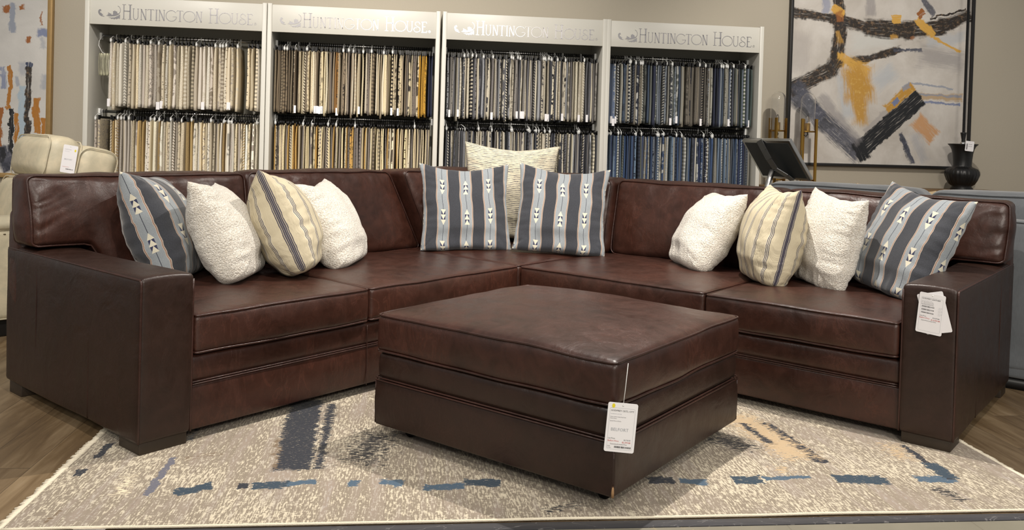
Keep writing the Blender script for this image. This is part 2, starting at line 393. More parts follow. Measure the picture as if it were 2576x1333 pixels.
wx = g.mad(g.sub(g.noise(oc, 24, 3, .6), .5), .05, X); wy = g.mad(g.sub(g.noise(g.mapping(oc, (1, 1, 1), (0, 0, 0), (7, 3, 0)), 24, 3, .6), .5), .05, Y)
dash = g.noise(g.comb(g.mul(X, 34), g.mul(Y, 130), 11), 1.0, 3, .6, .3)
for (cn, xa, ya, xb, yb, hw, th) in RUGDATA:
    th = th + .14 if cn == 'dark' else th - .06 if cn == 'tan' else th
    dx, dy = xb - xa, yb - ya; L = max(1e-4, sqrt(dx * dx + dy * dy)); ux, uy = dx / L, dy / L; cx, cy = (xa + xb) / 2, (ya + yb) / 2
    al = g.ab(g.mad(wx, ux, g.mad(wy, uy, -(cx * ux + cy * uy)))); pe = g.ab(g.mad(wx, -uy, g.mad(wy, ux, (cx * uy - cy * ux))))
    hw = hw * (1.35 if cn == 'dark' else 1.25 if cn in ('teal', 'blue') else 1.1)
    soft = .35 if th >= .8 else 1.0
    d = g.mn(g.math('DIVIDE', g.sub(L / 2 + hw * .3, al), hw), g.math('DIVIDE', g.sub(hw, pe), hw))
    m = g.mad(d, 1.0 / soft * .35, th - .78); m = g.mn(m, th * .55)
    fm = g.clampmad(g.add(m, g.mul(g.sub(dash, .52), 1.5)), 14, .3)
    col = g.mix(g.mul(fm, FLK), col, CM[cn])
M_RUG = g.fin(col, .9, 0, g.bump(g.add(d1, g.mul(d2, 1.0)), .5, .004), Sheen_Weight=.15)
M_RUGEDGE = plain('rug_binding', rgb(226, 216, 194), .9, 0, .08, 60, .6, 300, .003)

# paintings
PC = {'blue': rgb(112, 124, 158), 'gray': rgb(134, 130, 132), 'slate': rgb(78, 80, 92), 'pale': rgb(198, 200, 196), 'paleb': rgb(172, 180, 188), 'paleb2': rgb(164, 180, 192), 'graywarm': rgb(168, 162, 158),
      'black': rgb(24, 26, 30), 'dark': rgb(58, 48, 40), 'tan': rgb(176, 146, 104), 'gblue': rgb(138, 146, 162), 'ochre': rgb(186, 140, 58), 'ochrel': rgb(206, 160, 74), 'ochred': rgb(166, 110, 40),
      'rust': rgb(150, 92, 44), 'peach': rgb(196, 148, 102), 'darkb': rgb(56, 66, 92)}
BIGDATA = [('blue',5.91,2.529,5.905,2.363,0.040,0.6,0.5),('gray',6.311,2.527,6.323,2.361,0.045,0.6,0.5),('slate',6.789,2.529,6.903,2.389,0.028,0.9,0.4),('pale',6.185,2.11,6.516,2.158,0.090,0.6,1),('paleb',6.412,1.774,6.527,1.868,0.080,0.6,1),('gray',6.821,2.025,7.175,1.984,0.090,0.55,1),('paleb',6.079,1.806,6.139,1.474,0.060,0.55,0.8),('graywarm',5.692,2.122,5.678,1.879,0.090,0.5,0.8),('paleb',6.877,2.14,7.191,2.199,0.050,0.5,0.8),('slate',5.628,1.656,6.246,1.154,0.088,0.95,0.5),('black',6.243,1.232,6.307,1.111,0.060,1,0.3),('dark',5.603,2.343,5.978,2.3,0.043,1,0.35),('dark',5.978,2.3,6.298,2.243,0.050,1,0.35),('dark',6.298,2.243,6.693,2.233,0.081,1,0.35),('dark',6.693,2.233,6.993,2.275,0.069,1,0.35),('dark',6.992,2.286,7.232,2.382,0.056,1,0.35),('dark',6.869,2.342,7.205,2.442,0.010,1,0.3),('dark',6.016,2.535,6.038,2.248,0.054,1,0.3),('dark',6.038,2.248,6.026,1.948,0.063,1,0.3),('dark',5.982,1.869,5.627,1.689,0.067,1,0.35),('slate',6.122,1.919,6.403,1.997,0.022,0.9,0.3),('dark',6.403,1.997,6.58,2.06,0.027,0.9,0.3),('slate',6.579,2.066,6.772,2.063,0.010,0.9,0.3),('tan',6.776,1.664,7.189,1.662,0.032,0.8,0.5),('blue',6.85,1.61,7.179,1.608,0.009,0.9,0.4),('gblue',6.687,1.784,7.112,1.738,0.009,0.8,0.5),('gblue',6.799,1.682,7.188,1.673,0.010,0.8,0.5),('graywarm',6.334,1.335,6.541,1.532,0.045,0.9,0.3),('ochre',6.504,1.553,6.724,1.741,0.048,1,0.25),('blue',6.562,1.6,6.597,1.63,0.026,1,0.2),('gblue',6.653,1.727,6.699,1.762,0.022,0.8,0.3),('black',6.291,1.2,6.789,1.636,0.080,1.1,0.12),('ochre',6.22,1.822,6.238,1.656,0.130,0.97,0.75),('ochre',6.239,1.634,6.264,1.434,0.068,0.97,0.8),('ochrel',5.974,2.4,6.058,2.349,0.032,1,0.3),('ochrel',6.761,2.326,6.899,2.209,0.038,1,0.3),('ochrel',6.912,2.187,7.172,2.068,0.013,1,0.3),('ochrel',6.521,2.326,6.593,2.329,0.032,1,0.2),('ochrel',6.06,1.994,6.052,1.894,0.038,1,0.5),('ochrel',6.169,1.909,6.321,1.966,0.020,1,0.5),('ochre',6.515,2.175,6.563,2.177,0.022,0.8,0.5),('rust',6.771,2.371,6.806,2.401,0.028,1,0.2),('rust',6.707,2.166,6.731,2.179,0.016,0.7,0.5),('ochre',6.017,2.192,6.044,2.104,0.022,0.7,0.7),('peach',6.797,1.44,6.935,1.32,0.072,0.95,0.35),('slate',6.639,1.333,6.751,1.078,0.024,1,0.5),('gblue',6.766,1.315,6.871,1.115,0.050,0.35,1),('dark',6.14,1.935,6.42,2.005,0.034,0.97,0.4),('dark',6.40,2.0,6.60,2.065,0.03,0.95,0.5),('slate',6.55,2.06,6.80,2.065,0.014,0.9,0.4),('dark',6.02,1.94,5.97,1.86,0.07,0.97,0.4),('ochrel',6.10,1.95,6.30,1.86,0.05,0.95,0.6),('ochre',6.18,1.86,6.26,1.70,0.09,0.95,0.7),('slate',5.66,1.72,5.90,1.45,0.06,0.9,0.6),('gray',5.9,1.62,6.25,1.25,0.04,0.6,0.8),('rust',6.03,2.36,6.04,2.30,0.03,0.8,0.4)]
LEFTDATA = [('rust',-0.723,2.083,-0.72,2.047,0.028,1,0.4),('rust',-0.609,2.094,-0.606,2.078,0.017,1,0.4),('gblue',-0.676,2.106,-0.67,1.896,0.021,0.9,0.5),('rust',-0.464,2.064,-0.472,1.958,0.007,0.9,0.5),('blue',-0.456,1.911,-0.451,1.88,0.043,0.9,0.4),('gblue',-0.46,1.842,-0.449,1.79,0.021,0.5,0.8),('rust',-0.557,1.854,-0.554,1.822,0.018,1,0.4),('blue',-0.733,1.62,-0.734,1.462,0.019,0.8,0.5),('gblue',-0.639,1.55,-0.635,1.486,0.019,0.7,0.6),('gblue',-0.601,1.657,-0.585,1.573,0.027,0.5,0.8),('gblue',-0.435,1.557,-0.438,1.472,0.024,0.6,0.7),('paleb2',-0.598,1.467,-0.595,1.022,0.026,1,0.4),('ochred',-0.687,1.632,-0.687,1.305,0.014,1,0.3),('ochred',-0.709,1.294,-0.699,1.305,0.017,1,0.3),('ochred',-0.637,1.264,-0.638,0.926,0.016,1,0.3),('ochred',-0.492,1.38,-0.487,1.131,0.026,1,0.25),('ochred',-0.437,1.228,-0.435,1.128,0.021,1,0.25),('rust',-0.754,1.303,-0.749,0.997,0.018,1,0.3),('darkb',-0.548,1.653,-0.55,1.627,0.024,1,0.2),('dark',-0.549,1.616,-0.557,1.108,0.022,1,0.3),('black',-0.671,1.29,-0.68,0.882,0.017,1,0.2),('slate',-0.734,0.997,-0.691,0.839,0.048,1,0.4),('black',-0.734,0.997,-0.742,0.891,0.021,0.9,0.4),('ochred',-0.846,1.815,-0.841,1.5,0.032,1,0.3),('darkb',-0.941,1.601,-0.923,1.076,0.032,1,0.3)]
def canvas_mat(name, data, x0, base1, base2, seed):
    g = N(name); oc = g.coord(); X, Y, Z = g.sep(oc)     # canvas object: X along the wall, Z up
    p3 = g.comb(X, Z, seed)
    cl = g.noise(p3, 2.6, 5, .65, .5)
    col = g.mix(g.clampmad(cl, 2.6, -.8), base1, base2)
    n1 = g.noise(p3, 9, 5, .65, .4); n2 = g.noise(g.mapping(p3, (1, 1, 1), (0, 0, 0), (5, 9, 1)), 9, 5, .65, .4)
    wx = g.mad(g.sub(n1, .5), .085, X); wz = g.mad(g.sub(n2, .5), .085, Z)
    fine = g.noise(p3, 60, 4, .7)
    hgt = g.mul(fine, .4)
    q2_ = g.noise(g.mapping(p3, (30, 30, 1)), 1, 3, .7)
    DARK = g.mix(g.clampmad(q2_, 6, -3.1), rgb(44, 37, 31), rgb(122, 98, 74)); DARK = g.mix(g.clampmad(n2, 5, -2.6), DARK, rgb(40, 38, 40))
    SLATE = g.mix(g.clampmad(q2_, 6, -3.2), PC['slate'], rgb(130, 130, 138)); SLATE = g.mix(g.clampmad(n1, 5, -2.4), SLATE, rgb(40, 44, 54))
    OCH = g.mix(g.clampmad(q2_, 6, -3.2), PC['ochre'], rgb(206, 168, 92))
    for i, (cn, xa, ya, xb, yb, hw, stg, so) in enumerate(data):
        xa -= x0; xb -= x0
        dx, dy = xb - xa, yb - ya; L = max(1e-4, sqrt(dx * dx + dy * dy)); ux, uy = dx / L, dy / L; cx, cy = (xa + xb) / 2, (ya + yb) / 2
        alr = g.mad(wx, ux, g.mad(wz, uy, -(cx * ux + cy * uy))); per = g.mad(wx, -uy, g.mad(wz, ux, (cx * uy - cy * ux)))
        d = g.mn(g.sub(L / 2 + hw * .45, g.ab(alr)), g.sub(hw, g.ab(per)))
        al0 = g.mad(X, ux, g.mad(Z, uy, -(cx * ux + cy * uy))); pe0 = g.mad(X, -uy, g.mad(Z, ux, (cx * uy - cy * ux)))
        br = g.noise(g.comb(g.mul(al0, 7), g.mul(pe0, 110), i * 1.7), 1.0, 3, .65)
        m = g.add(g.mul(d, 1.0 / (so * hw)), g.mad(g.sub(br, .5), 1.8, .35))
        m = g.math('MULTIPLY', g.math('MAXIMUM', g.mn(m, 1.0), 0.0), min(1.0, stg))
        if so < .8: m = g.mul(m, g.clampmad(br, 4.5, -.95))
        cc_ = PC[cn]
        cc_ = DARK if cn == 'dark' else SLATE if cn == 'slate' else OCH if cn == 'ochre' else cc_
        col = g.mix(m, col, cc_)
    return g.fin(col, .62, 0, g.bump(hgt, .5, .004))

# fabrics
def pillow_blue():
    g = N('striped_blue_wool'); uv = g.coord('UV'); U_, V_, _ = g.sep(uv)
    nz = g.noise(g.coord(), 260, 2, .7); nn = g.noise(g.coord(), 900, 1)
    q = g.mad(U_, 4.0, .5); fx = g.sub(g.fr(q), .5); ax = g.ab(fx); band = g.math('FLOOR', q)     # band 0..4, centre fx=0
    dark = g.mix(nz, rgb(24, 27, 33), rgb(66, 68, 75)); light = g.mix(nz, rgb(118, 126, 132), rgb(156, 161, 164))
    inl = g.lt(ax, .262)
    col = g.mix(inl, dark, light)
    brd = g.mul(g.gt(ax, .205), g.lt(ax, .262)); brc = g.mix(g.mul(g.gt(ax, .222), g.lt(ax, .242)), rgb(176, 164, 150), rgb(134, 98, 84))
    col = g.mix(brd, col, brc)
    odd = g.fr(g.mul(band, .5)); isodd = g.gt(odd, .25)           # even bands point up, odd down
    W_ = g.mad(isodd, g.mad(V_, -2.0, 1.0), V_)
    per = g.mad(W_, 2.95, g.mad(isodd, .32, .12)); cell = g.fr(per)
    ing = g.lt(cell, .5); t3 = g.mul(cell, 6.0); k = g.math('FLOOR', t3); s = g.sub(1.0, g.fr(t3))   # s=1 at base
    k2 = g.sub(2.0, k)
    tri = g.mul(ing, g.lt(ax, g.mul(g.sub(1.0, g.fr(t3)), .105)))
    nav = g.mul(g.mul(ing, g.lt(k, 1.5)), g.mul(g.lt(ax, .085), g.gt(g.fr(t3), .3)))
    line = g.mul(g.lt(ax, .009), g.sub(1.0, ing))
    col = g.mix(g.mul(g.lt(ax, .2), nav), col, rgb(44, 48, 78)); col = g.mix(tri, col, rgb(206, 200, 180)); col = g.mix(line, col, rgb(50, 54, 66))
    return g.fin(col, .92, 0, g.bump(nz, .5, .002), Sheen_Weight=.3)
M_PBLUE = pillow_blue()
def pillow_beige():
    g = N('beige_ticking_stripe'); uv = g.coord('UV'); U_, V_, _ = g.sep(uv)
    nz = g.noise(g.coord(), 300, 2, .7)
    base = g.mix(nz, rgb(186, 174, 146), rgb(204, 194, 168))
    x = g.mad(U_, 8.0, .5); f = g.sub(g.fr(x), .5); a = g.ab(f)
    grp = g.lt(a, .135); ln = g.gt(g.fr(g.mul(g.add(f, .5), 11.0)), .5)
    col = g.mix(g.mul(grp, .6), base, rgb(222, 214, 196)); col = g.mix(g.mul(grp, ln), col, rgb(62, 60, 72))
    edge = g.lt(g.ab(g.sub(g.ab(g.sub(U_, .5)), .5)), .028); ln2 = g.gt(g.fr(g.mul(U_, 72.0)), .5)
    col = g.mix(g.mul(edge, ln2), col, rgb(70, 66, 78))
    wr = g.noise(g.mapping(g.coord(), (2.5, 9, 2)), 2.2, 4, .6, 1.0)
    return g.fin(col, .85, 0, g.bump(nz, .25, .001, g.bump(wr, .6, .02)))
M_PBEIGE = pillow_beige()
def pillow_white():
    g = N('white_boucle'); oc = g.coord()
    v1 = g.noise(oc, 130, 3, .65, 1.0); v2 = g.voro(oc, 170, 'SMOOTH_F1')
    h = g.sub(g.mul(v1, 1.4), v2)
    col = g.mix(g.clampmad(v1, 3.0, -1.0), rgb(206, 196, 180), rgb(244, 240, 230))
    return g.fin(col, .95, 0, g.bump(h, .9, .006), Sheen_Weight=.4)
M_PWHITE = pillow_white()
def pillow_lines():
    g = N('cream_line_weave'); uv = g.coord('UV'); U_, V_, _ = g.sep(uv)
    nn = g.noise(g.comb(g.mul(U_, 14), g.mul(V_, 90), 0), 1.0, 3, .6)
    ph = g.fr(g.mad(g.sub(nn, .5), .9, g.mul(V_, 52))); ln = g.lt(ph, .34)
    col = g.mix(g.noise(uv, 30, 2), rgb(206, 196, 168), rgb(222, 214, 192)); col = g.mix(g.mul(ln, g.clampmad(nn, 4, -1.2)), col, rgb(84, 80, 88))
    return g.fin(col, .9, 0, g.bump(ph, .4, .003))
M_PLINE = pillow_lines()
g = N('grey_velvet'); oc = g.coord(); nz = g.noise(oc, 5, 4, .6, .5); f_ = g.noise(g.mapping(oc, (60, 60, 8)), 5, 2)
M_GREY = g.fin(g.mix(g.clampmad(g.add(g.mul(nz, .8), g.mul(f_, .3)), 2, -.6), rgb(76, 80, 84), rgb(106, 110, 114)), .8, 0, g.bump(f_, .2, .002), Sheen_Weight=.5)

# sample cloths: colours and the pattern's phase are stored on each cloth
def cloth_mat(name, kind):
    g = N(name)
    a = g.n('ShaderNodeAttribute', attribute_name='ca').outputs['Color']; b = g.n('ShaderNodeAttribute', attribute_name='cb').outputs['Color']
    uv = g.coord('UV'); U_, V_, _ = g.sep(uv)
    wv = g.noise(uv, 420, 2, .6)
    if kind == 'plain': m = g.mul(wv, .35)
    elif kind == 'tweed': m = g.clampmad(g.noise(uv, 230, 3, .7), 9, -4.4)
    elif kind == 'band': m = g.gt(g.fr(g.mad(g.noise(uv, 40, 2), .5, g.mul(V_, 34))), .5)
    elif kind == 'zig': m = g.gt(g.fr(g.add(g.mul(V_, 46), g.mul(g.ab(g.sub(g.fr(g.mul(U_, 30)), .5)), 1.6))), .5)
    elif kind == 'spot': m = g.lt(g.voro(uv, 55, rnd=.5), .33)
    elif kind == 'vine': m = g.lt(g.ab(g.sub(g.noise(uv, 16, 2, .5, 1.6), .5)), .035)
    else: m = g.clampmad(g.noise(uv, 13, 3, .6, .8), 20, -10)
    col = g.mix(m, a, b); col = g.mix(g.mul(wv, .25), col, (.02, .02, .02, 1))
    return g.fin(col, .88, 0, g.bump(wv, .3, .001))
CLOTH_KINDS = ['plain', 'tweed', 'band', 'zig', 'spot', 'vine', 'leaf']
CLOTHS = [cloth_mat('sample_cloth_' + k, k) for k in CLOTH_KINDS]
# ------------------------------------------------------------------ the room
def struct(o): o['kind'] = 'structure'; return o
E1 = Vector((cos(R_YAW), sin(R_YAW), 0)); E2 = Vector((-sin(R_YAW), cos(R_YAW), 0))
def rugpt(x, y, z=0.0): return RO + E1 * x + E2 * y + Vector((0, 0, z))
# plank floor behind the edge strip (one L-shaped slab), strip and tile in front
f0 = -0.004
pl = MB()
def slab(mb, pts, z0, z1):
    n = len(pts); mb.add([Vector((p_.x, p_.y, z1)) for p_ in pts] + [Vector((p_.x, p_.y, z0)) for p_ in pts],
        [tuple(range(n)), tuple(range(2 * n - 1, n - 1, -1))] + [(i + n, (i + 1) % n + n, (i + 1) % n, i) for i in range(n)])
slab(pl, [rugpt(-5, -6), rugpt(.30, -6), rugpt(.30, f0), rugpt(-5, f0)], -.1, 0)
slab(pl, [rugpt(-5, f0), rugpt(8, f0 - .018), rugpt(8, 6.5), rugpt(-5, 6.5)], -.1, 0)
struct(pl.build('floor', M_PLANK, None, False))
sp = MB(); slab(sp, [rugpt(.302, f0), rugpt(.302, -6), rugpt(.348, -6), rugpt(.348, f0 - .046), rugpt(8, f0 - .064), rugpt(8, f0 - .018)], -.1, .0015)
struct(sp.build('trim_1', M_STRIP, None, False))
tl = MB(); slab(tl, [rugpt(.35, -6), rugpt(8, -6), rugpt(8, f0 - .067), rugpt(.35, f0 - .049)], -.1, 0)
struct(tl.build('floor_tile', M_TILE, None, False))
WOFF = 0.44
wl = MB(); a0 = KO + KN * WOFF
slab(wl, [a0 - KU * 3.2, a0 + KU * 10, a0 + KU * 10 + KN * .12, a0 - KU * 3.2 + KN * .12], 0, 3.6)
struct(wl.build('wall_back', M_WALL, None, False))
bb = MB(); slab(bb, [a0 - KU * 3.2 - KN * .015, a0 + KU * 10 - KN * .015, a0 + KU * 10, a0 - KU * 3.2], 0, .1)
struct(bb.build('baseboard_back', M_WHITE, None, False))

# small paper label poking out from under the rug
m = MB(); p0 = Vector((-1.195, 2.441, .0015))
Ml = Matrix.Translation(p0) @ Matrix.Rotation(radians(7), 4, 'Z')
m.box(-.045, .045, -.014, .014, 0, .0012, M=Ml); o = m.build('paper_label', M_PAPER, None, False)
tag(o, 'small blank white label lying on the floor at the front edge of the rug', 'label')

# ------------------------------------------------------------------ rug
RW, RD = 3.36, 2.45
vs = []; fs = []; nx, ny = 84, 30
for j in range(ny + 1):
    for i in range(nx + 1):
        x = RW * i / nx; y = RD * j / ny
        z = .0105 + (.004 * max(0, noise.noise(Vector((x * 2.2, 0, 3)))) * exp(-y * 14))
        xx = x + (.006 * noise.noise(Vector((9, y * 4, 1))) if i in (0, nx) else 0)
        vs.append(Vector((xx, y, z)))
n_top = len(vs)
for j in range(ny + 1):
    for i in range(nx + 1): vs.append(Vector((vs[j * (nx + 1) + i].x, vs[j * (nx + 1) + i].y, vs[j * (nx + 1) + i].z - .0085)))
for j in range(ny):
    for i in range(nx):
        a = j * (nx + 1) + i; fs.append((a, a + 1, a + nx + 2, a + nx + 1)); fs.append((n_top + a, n_top + a + nx + 1, n_top + a + nx + 2, n_top + a + 1))
for i in range(nx): fs.append((i, n_top + i, n_top + i + 1, i + 1)); b_ = ny * (nx + 1) + i; fs.append((b_, b_ + 1, n_top + b_ + 1, n_top + b_))
for j in range(ny): a = j * (nx + 1); fs.append((a, a + nx + 1, n_top + a + nx + 1, n_top + a)); a += nx; fs.append((a, n_top + a, n_top + a + nx + 1, a + nx + 1))
rug = mesh_obj('area_rug', vs, fs, M_RUG, None, False); rug.location = RO; rug.rotation_euler = (0, 0, R_YAW)
tag(rug, 'distressed cream and taupe woven rug with navy and blue patches under the ottoman', 'rug')
m = MB(); m.tube([vs[i] + Vector((0, -.001, -.003)) for i in range(0, nx + 1)], .0045, 6); m.build('binding', M_RUGEDGE, rug)
m = MB()
for side in (0, nx):
    y = 0.0
    while y < RD:
        x = (0 if side == 0 else RW); sg = -1 if side == 0 else 1; L = .020 + random.random() * .012; dy = random.uniform(-.004, .004)
        m.tube([(x - sg * .004, y, .008), (x + sg * L * .5, y + dy * .5, .006), (x + sg * L, y + dy, .003)], [.0042, .0038, .0022], 4)
        y += .0062
tag(m.build('fringe', M_RUGEDGE, rug), 'short cream fringe along the rug end', kind='stuff')

# ------------------------------------------------------------------ leather sectional (local X = left wing, local Y = right wing)
sofa = empty('sectional_sofa', SO, S_YAW)
tag(sofa, 'large L-shaped brown leather sectional sofa with square track arms', 'sofa')
def tubes(name, paths, r, mat, parent, sides=7):
    for p_ in paths: m = MB(); m.tube(p_, r, sides); m.build(name, mat, parent)
def lerp_path(a, b, n): a, b = Vector(a), Vector(b); return [a.lerp(b, i / n) for i in range(n + 1)]

def arm(swap):
    # built for the left wing; swap mirrors it on to the right wing
    Lx = LV if swap else LU
    S = (lambda p_: Vector((p_[1], p_[0], p_[2]))) if swap else (lambda p_: Vector(p_))
    hx, hy, hz = AW / 2, D / 2, (HA - HB) / 2; c = Vector((Lx - hx, hy, HB + hz))
    vs, fs = rbox_grid(hx, hy, hz, .016, 3, 10, 40, 20)
    out = []
    for v in vs:
        q = v + c; t = max(0, (v.z / hz)) ** 6
        ex = max(0, 1 - (v.x / hx) ** 2); ey = max(0, 1 - (v.y / hy) ** 2)
        q.z += t * (.012 * ex ** .5 - .006 * exp(-((q.y - .62) / .25) ** 2))
        q += noise.noise_vector(q * 3.1) * .004 * (1 - .5 * t)
        if abs(v.x) > hx * .9: q.x += .004 * noise.noise(q * 2.0)
        out.append(S(q))
    if swap: fs = [f[::-1] for f in fs]
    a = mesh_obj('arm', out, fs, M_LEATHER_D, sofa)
    zt = HA - .004; xo, xi = Lx - .004, Lx - AW + .004; yf = D - .004
    paths = [lerp_path((xo, .02, zt), (xo, yf - .01, zt), 24) + [Vector((xo, yf - .002, zt - .006))] + lerp_path((xo, yf, zt - .014), (xo, yf, HB + .004), 16),
             lerp_path((xi, yf, zt - .012), (xi, yf, HB + .004), 12)]
    tubes('piping', [[S(q) for q in p_] for p_ in paths], .0042, M_WELT, a)
    seams = [lerp_path((xo + .003, yy_, zt - .02), (xo + .003, yy_, HB + .01), 8) for yy_ in (.32, .52, .80)]
    seams.append([Vector(q) + Vector((0, 0, .001)) for q in lerp_path((xo - .008, D - .012, zt), (xi + .008, D - .012, zt + .001), 12)])
    tubes('seam', [[S(q) for q in p_] for p_ in seams], .0016, M_WELT, a, 5)
    # block feet
    for (ya, yb, zb) in ((D - .165, D - .014, .0105), (.025, .15, 0)):
        m = MB(); p0, p1 = S((Lx - AW + .012, ya, zb)), S((Lx - .014, yb, HB + .004))
        m.box(min(p0.x, p1.x), max(p0.x, p1.x), min(p0.y, p1.y), max(p0.y, p1.y), zb, HB + .003, .003)
        m.build('foot', M_FOOT, sofa)
    return a
arm(False); arm(True)

def wing_base(swap, a0, a1, seams):
    S = (lambda p_: Vector((p_[1], p_[0], p_[2]))) if swap else (lambda p_: Vector(p_))
    m = MB()
    def bx(x0, x1, y0, y1, z0, z1, r):
        hx, hy, hz = (x1 - x0) / 2, (y1 - y0) / 2, (z1 - z0) / 2; c = Vector(((x0 + x1) / 2, (y0 + y1) / 2, (z0 + z1) / 2))
        v_, f_ = rbox_grid(hx, hy, hz, r, 3, 30, 6, 5); o_ = []
        for v in v_:
            q = v + c
            if v.y > hy * .8: q.y += .006 * (1 - (v.z / hz) ** 2) + .0035 * noise.noise(Vector((q.x * 3, q.z * 6, 2)))
            o_.append(S(q))
        m.add(o_, [f[::-1] for f in f_] if swap else f_)
    bx(a0, a1, .10, D - .018, HB, HK - .002, .008); bx(a0, a1, .10, D - .024, HK + .001, HC - .006, .02)
    b = m.build('base', M_LEATHER, sofa)
    P = [[S((x, D - .0145, HK)) for x in [a0 + (a1 - a0) * i / 30 for i in range(31)]], [S((x, D - .0165, HK + .008)) for x in [a0 + (a1 - a0) * i / 30 for i in range(31)]]]
    tubes('piping', P, .0032, M_WELT, b, 6)
    tubes('seam', [[S((x, D - .010 - (.002 if z > HK else 0), z)) for z in [HB + (HC - HB - .02) * i / 10 for i in range(11)]] for x in seams], .0022, M_WELT, b, 5)
wing_base(False, .12, LU - AW + .004, (2.256,)); wing_base(True, D - .02, LV - AW + .004, ())

def bframe(swap, a0, a1):
    S = (lambda p_: Vector((p_[1], p_[0], p_[2]))) if swap else (lambda p_: Vector(p_))
    hx, hy, hz = (a1 - a0) / 2, .065, (.808 - HB) / 2; c = Vector(((a0 + a1) / 2, hy, HB + hz)); v_, f_ = rbox_grid(hx, hy, hz, .03, 4, 40, 3, 12)
    o_ = [S(v + c + noise.noise_vector(v * 4) * .004) for v in v_]
    mesh_obj('back_frame', o_, [f[::-1] for f in f_] if swap else f_, M_LEATHER, sofa)
bframe(False, 0, LU - .004); bframe(True, .13, LV - .004)

def slump(cx, cy, amt, rad=.3):
    def w_(q):
        q = q.copy(); q.z -= amt * exp(-((q.x - cx) ** 2 + (q.y - cy) ** 2) / rad ** 2) * (1 if q.z > .42 else 0); return q
    return w_
# seat cushions
HSB = HS
specs = [((2.258, LU - AW - .004, .26, D + .006, HC, HSB), 1), ((D + .004, 2.252, .26, D + .004, HC, HSB), 2), ((.26, D - .002, .26, D - .004, HC, HSB + .002), 3),
         ((.26, D + .004, D + .004, 2.290, HC, HSB), 4), ((.26, D + .006, 2.296, LV - AW - .004, HC, HSB - .002), 5)]
for b, sd in specs:
    cushion('seat_cushion', b, .022, M_LEATHER, sofa, crown=.022, bulge=.010, wr=.0035, seed=sd, nx=34, ny=34, nz=6, weltmat=M_WELT)

def sm(t): t = max(0, min(1, t)); return t * t * (3 - 2 * t)
def back_cushion(swap, a0, a1, zt, sd, arm_at=None, lean_in=0.0, v0=.125, v1=.325, z0=.485, lean=.16, lean_out=0.0):
    S = (lambda p_: Vector((p_[1], p_[0], p_[2]))) if swap else (lambda p_: Vector(p_))
    def w_(q):
        q = S(q).copy() if swap else q.copy()       # to (along, depth, z)
        if arm_at is not None:
            zb = z0 + .175 * sm((q.x - (arm_at - .13)) / .12); q.z = zb + (q.z - z0) * (zt - zb) / (zt - z0)
        q.y -= (q.z - z0) * lean * (.3 + .7 * (q.y - v0) / (v1 - v0))
        if lean_out: q.x += (q.z - z0) * lean_out * sm((q.x - (a1 - .45)) / .45)
        if lean_in: q.x += (q.z - z0) * lean_in * (1 - sm((q.x - a0) / .5))
        return S(q)
    b = (a0, a1, v0, v1, z0, zt) if not swap else (v0, v1, a0, a1, z0, zt)
    nn = (90, 6, 56) if not swap else (6, 90, 56)
    return cushion('back_cushion', b, .038, M_LEATHER, sofa, crown=.055, bulge=.012, wr=.007, seed=sd, warp=w_, nx=nn[0], ny=nn[1], nz=nn[2], welt_axis='x' if swap else 'y', weltmat=M_WELT, gather=.016)
back_cushion(False, 2.29, LU + .018, .962, 11, arm_at=LU - AW)
back_cushion(False, 1.09, 2.283, .966, 12, lean_in=.42)
back_cushion(False, .16, 1.085, .972, 13, v0=.14, v1=.42, lean=.18, lean_out=.36)
back_cushion(True, .43, 1.205, .955, 14, v0=.14, v1=.38, lean=.18)
back_cushion(True, 1.215, 2.285, .945, 15)
back_cushion(True, 2.295, LV + .012, .948, 16, arm_at=LV - AW)

# ------------------------------------------------------------------ ottoman
O_YAW = 4.0698; OW, OD = 1.0484, .9838
OU = Vector((cos(O_YAW), sin(O_YAW), 0)); OV = Vector((-sin(O_YAW), cos(O_YAW), 0))
OC = Vector((.3425, 2.6178, 0)) - OU * OD / 2 - OV * OW / 2
ott = empty('ottoman', OC, O_YAW)
tag(ott, 'large square brown leather ottoman standing on the rug in front of the sofa', 'ottoman')
m = MB(); hx, hy = OD / 2, OW / 2
for (z0, z1, ins, r) in ((.068, .239, 0, .008), (.243, .346, .006, .018)):
    v_, f_ = rbox_grid(hx - ins, hy - ins, (z1 - z0) / 2, r, 3, 20, 20, 5)
    m.add([v + Vector((math.copysign(.004, v.x) * max(0, 1 - (v.z / ((z1 - z0) / 2)) ** 2) * (abs(v.x) > hx * .9), math.copysign(.004, v.y) * max(0, 1 - (v.z / ((z1 - z0) / 2)) ** 2) * (abs(v.y) > hy * .9), (z0 + z1) / 2)) for v in v_], f_)
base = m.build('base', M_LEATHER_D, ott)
def rect_path(ax, ay, z, r=.012, n=12):
    P = []
    for (cx_, cy_, a_) in ((ax - r, ay - r, 0), (-ax + r, ay - r, 90), (-ax + r, -ay + r, 180), (ax - r, -ay + r, 270)):
        for t in range(4): an = radians(a_ + 30 * t); P.append(Vector((cx_ + r * cos(an), cy_ + r * sin(an), z)))
    return P
m = MB(); m.tube(rect_path(hx + .003, hy + .003, .241), .0034, 6, closed=True); m.tube(rect_path(hx + .001, hy + .001, .250), .0032, 6, closed=True)
for sx, sy in ((1, 1), (1, -1), (-1, 1), (-1, -1)):
    m.tube([(sx * (hx - .001), sy * (hy - .001), z) for z in (.075, .15, .236)], .0028, 6)
m.build('piping', M_WELT, base)
m = MB(); m.tube([(hx - .0015, hy - .0015, z) for z in (.070, .085, .112)], [.0045, .0048, .003], 6)
tag(m.build('worn_corner', plain('bare_tan_leather', rgb(150, 116, 80), .7), base), 'tan scuff at the bottom of the front corner')
def ottwarp(q):
    q = q.copy(); return q
